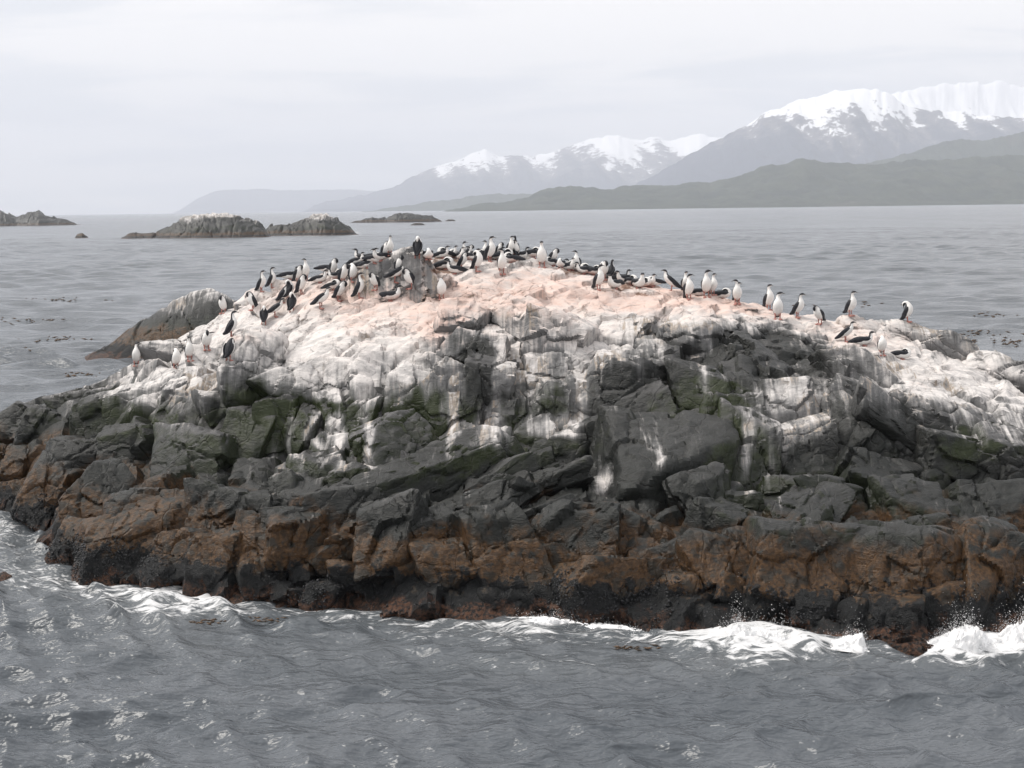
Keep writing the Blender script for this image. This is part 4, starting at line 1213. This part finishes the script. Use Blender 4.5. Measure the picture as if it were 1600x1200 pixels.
# where each bird stands: px, py of its feet, pose, which way it faces (0 the viewer, 90 the right, 180 away), size
S_, P_, B_, L_, R_, N_ = 'upright', 'preen_front', 'preen_back', 'lying', 'resting', 'stooping'
BIRDS = [
    (213, 571, S_ + '_a', 15, 1), (275, 575, B_, 25, .98), (297, 563, S_, 25, .95), (323, 546, P_, 25, .95), (357, 562, P_, 150, 1), (362, 525, S_, 105, .95), (349, 479, P_, -20, .9),
    (394, 484, P_, -70, .9), (412, 506, B_, 185, .85), (430, 494, N_, 95, .8), (409, 449, S_, 80, .85), (425, 449, S_, 95, .8), (451, 436, L_, 90, .9), (466, 441, P_, 60, .85), (478, 431, S_ + '_b', 30, .85),
    (451, 467, B_, 140, .95), (472, 459, P_, 85, .98), (456, 487, B_, 165, .95), (502, 481, N_, 80, .95), (530, 469, P_, 65, 1), (562, 465, S_, 85, 1.0), (509, 417, L_, 90, .85), (521, 432, P_, 60, .9),
    (528, 436, L_, -90, .8), (537, 442, P_, 55, .95), (552, 440, B_, 30, .85), (567, 409, L_, -90, .85), (576, 406, L_, 90, .85), (584, 410, R_, 80, .85), (566, 419, R_, 90, .8), (574, 418, L_, 70, .7),
    (596, 406, L_, -60, .8), (602, 401, P_, 60, .75), (609, 398, S_, 20, .7), (652, 402, B_, 165, 1.0), (669, 404, R_, 5, .9), (625, 429, P_, 45, .95), (617, 440, N_, 100, .95), (641, 450, P_, -65, .98),
    (609, 469, L_, 75, 1.1), (696, 400, R_, -90, .85), (706, 399, L_, 35, .8), (724, 397, S_ + '_a', 60, .65), (732, 395, P_, 80, .65), (720, 406, L_, 10, .85), (694, 420, R_, 85, 1.05), (722, 420, P_, 80, .8),
    (713, 427, L_, -95, .9), (746, 423, B_, 75, 1.0), (766, 408, S_, 55, 1.05), (744, 396, L_, -90, .85), (754, 397, L_, 90, .85), (760, 395, S_, -60, .7), (780, 398, P_, 40, .7), (788, 404, R_, 100, .9),
    (797, 400, S_, 30, .8), (804, 397, S_, -150, .75), (807, 401, S_ + '_b', 0, .6), (774, 406, L_, 90, .85), (784, 427, S_ + '_b', 10, 1.05), (801, 410, R_, -95, .9), (690, 467, B_, 25, .98), (831, 398, R_, 85, .95),
    (847, 417, S_, 5, 1.12), (863, 402, P_, 65, .85), (862, 411, R_, -60, .75), (877, 408, R_, -20, .8), (890, 411, L_, 20, .75), (902, 415, S_ + '_b', -35, .8), (919, 413, R_, -100, .85), (914, 419, L_, -70, .8),
    (942, 413, B_, 180, .7), (943, 436, P_, 20, .95), (936, 452, S_ + '_a', 50, 1.0), (954, 432, S_, 160, .75), (962, 450, L_, -40, 1.05), (977, 437, L_, -55, .9), (984, 430, R_, 60, .8), (997, 449, L_, 10, 1.1),
    (1013, 440, L_, 30, .9), (1048, 448, N_, -85, .95), (1071, 450, S_, 25, .8), (1077, 467, S_ + '_a', 40, 1.0), (1104, 463, S_ + '_a', 5, 1.12), (1114, 446, S_, 45, .8), (1127, 456, R_, 95, .9), (1151, 452, S_, 35, .75),
    (1152, 474, S_ + '_b', -15, .95), (1202, 482, S_, 50, 1.05), (1215, 498, S_ + '_a', 5, 1.08), (1246, 493, S_, 55, .95), (1281, 505, P_, -65, .85), (1329, 492, S_, 45, .95), (1419, 494, B_, 65, .95),
    (1322, 533, N_, 60, .8), (1347, 539, L_, 90, .9), (1378, 554, B_, 10, .8), (1407, 560, R_, 85, .85),
    (735, 405, L_, 80, .75), (758, 404, R_, -80, .8), (770, 399, L_, -40, .75), (791, 397, R_, 90, .75), (812, 404, L_, 95, .8), (886, 405, R_, 100, .75), (897, 409, L_, -85, .8),
    (926, 421, R_, 80, .85), (949, 426, R_, -95, .8), (969, 432, L_, 100, .85), (1006, 436, R_, 70, .8), (1023, 444, R_, -80, .8), (689, 397, L_, 85, .75), (713, 393, R_, -90, .75),
    (558, 413, L_, 60, .75), (545, 426, R_, 95, .8), (499, 441, L_, 75, .8), (441, 472, P_, 110, .8), (520, 452, R_, 80, .8), (587, 452, P_, -40, .8), (1090, 452, L_, 80, .8)]

ORD = ['first', 'second', 'third', 'fourth', 'fifth', 'sixth', 'seventh', 'eighth', 'ninth', 'tenth', 'eleventh', 'twelfth', 'thirteenth', 'fourteenth',
       'fifteenth', 'sixteenth', 'seventeenth', 'eighteenth', 'nineteenth', 'twentieth']
ZONES = [((0, 381), 'on the grey slope low down'), ((381, 495), 'on the left shoulder'), ((495, 580), 'before the pointed grey rock'), ((580, 680), 'around the pointed grey rock'),
         ((680, 760), 'on the brown nests'), ((760, 825), 'on the very summit'), ((825, 925), 'just past the summit'),
         ((925, 1030), 'on the ledge below the summit'), ((1030, 1180), 'on the orange ledge'), ((1180, 1700), 'beyond the orange ledge')]
DESC = {'upright': 'cormorant standing upright', 'upright_a': 'upright cormorant looking sideways', 'upright_b': 'upright cormorant with turned head', 'preen_front': 'cormorant preening its breast',
        'preen_back': 'hunched cormorant', 'lying': 'sitting cormorant with raised neck', 'lying_a': 'sitting cormorant', 'lying_b': 'sitting cormorant',
        'resting': 'crouching cormorant', 'stooping': 'leaning cormorant with outstretched neck'}


def facing(h):
    h = (h + 180) % 360 - 180
    return 'facing front' if abs(h) < 35 else ('seen from behind' if abs(h) > 135 else ('facing right' if h > 0 else 'facing left'))


bpy.context.view_layer.update()
DG = bpy.context.evaluated_depsgraph_get()


def rock_hit(px, py):
    for k in range(24):
        d = Vector(ray(px, py + 2 * k)).normalized()
        ok, loc, nrm, idx, ob, _ = SC.ray_cast(DG, Vector(CPOS), d, distance=70)
        if ok and (ob.name.startswith('boulder') or ob.name.startswith('rocky_islet')):
            return loc
    return None


def build_birds():
    rank = {}
    order = sorted(range(len(BIRDS)), key=lambda i: BIRDS[i][0])
    names = {}
    for i in order:
        x = BIRDS[i][0]
        z = next(k for k, (r_, _) in enumerate(ZONES) if r_[0] <= x < r_[1])
        rank[z] = rank.get(z, 0) + 1
        names[i] = '%s %s, %s bird %s' % (DESC[BIRDS[i][2]], facing(BIRDS[i][3]), ORD[rank[z] - 1], ZONES[z][1])
    spots = [rock_hit(b[0], b[1]) for b in BIRDS]
    r = random.Random(4)
    for i, (x, y, pose, hd, sz) in enumerate(BIRDS):
        if spots[i] is None:
            continue
        me, beak, wings, feet = PROTO[pose]
        o = mk_obj('cormorant', me, None, label=names[i], cat='cormorant', group='cormorants crowding the rock')
        o.location = spots[i] - Vector((0, 0, 0.012))
        o.rotation_euler = (r.uniform(-.05, .05), r.uniform(-.10, .14), math.radians(hd - 90 + r.uniform(-10, 10)))
        s = (0.30 + 0.70 * sz) * 0.92
        o.scale = (s * 1.1, s * r.uniform(1.08, 1.2), s)
        mk_obj('beak', beak, None, parent=o)
        for w_ in wings:
            mk_obj('wing', w_, None, parent=o)
        for f_ in feet:
            mk_obj('foot', f_, None, parent=o)


build_birds()

# ------------------------------------------------------------------ haze over the channel
hm = bpy.data.materials.new('haze')
hm.use_nodes = True
hm.node_tree.nodes.clear()
HN = NT(hm.node_tree)
vol = HN.n('ShaderNodeVolumePrincipled')
vol.inputs['Color'].default_value = (0.86, 0.90, 0.99, 1)
vol.inputs['Density'].default_value = 8.2e-5
ho = HN.n('ShaderNodeOutputMaterial')
HN.link(vol.outputs[0], ho.inputs['Volume'])
x0, x1, y0, y1, z0, z1 = -17000, 17000, -300, 29500, -6.5, 1500
hv = np.array([(x, y, z) for x in (x0, x1) for y in (y0, y1) for z in (z0, z1)], float)
hf = np.array([(0, 1, 3, 2), (4, 6, 7, 5), (0, 4, 5, 1), (2, 3, 7, 6), (0, 2, 6, 4), (1, 5, 7, 3)])
mk_obj('haze', mk_mesh('haze', hv, hf, False), hm, kind='stuff', label='thin pale blue haze hanging over the channel and mountains')
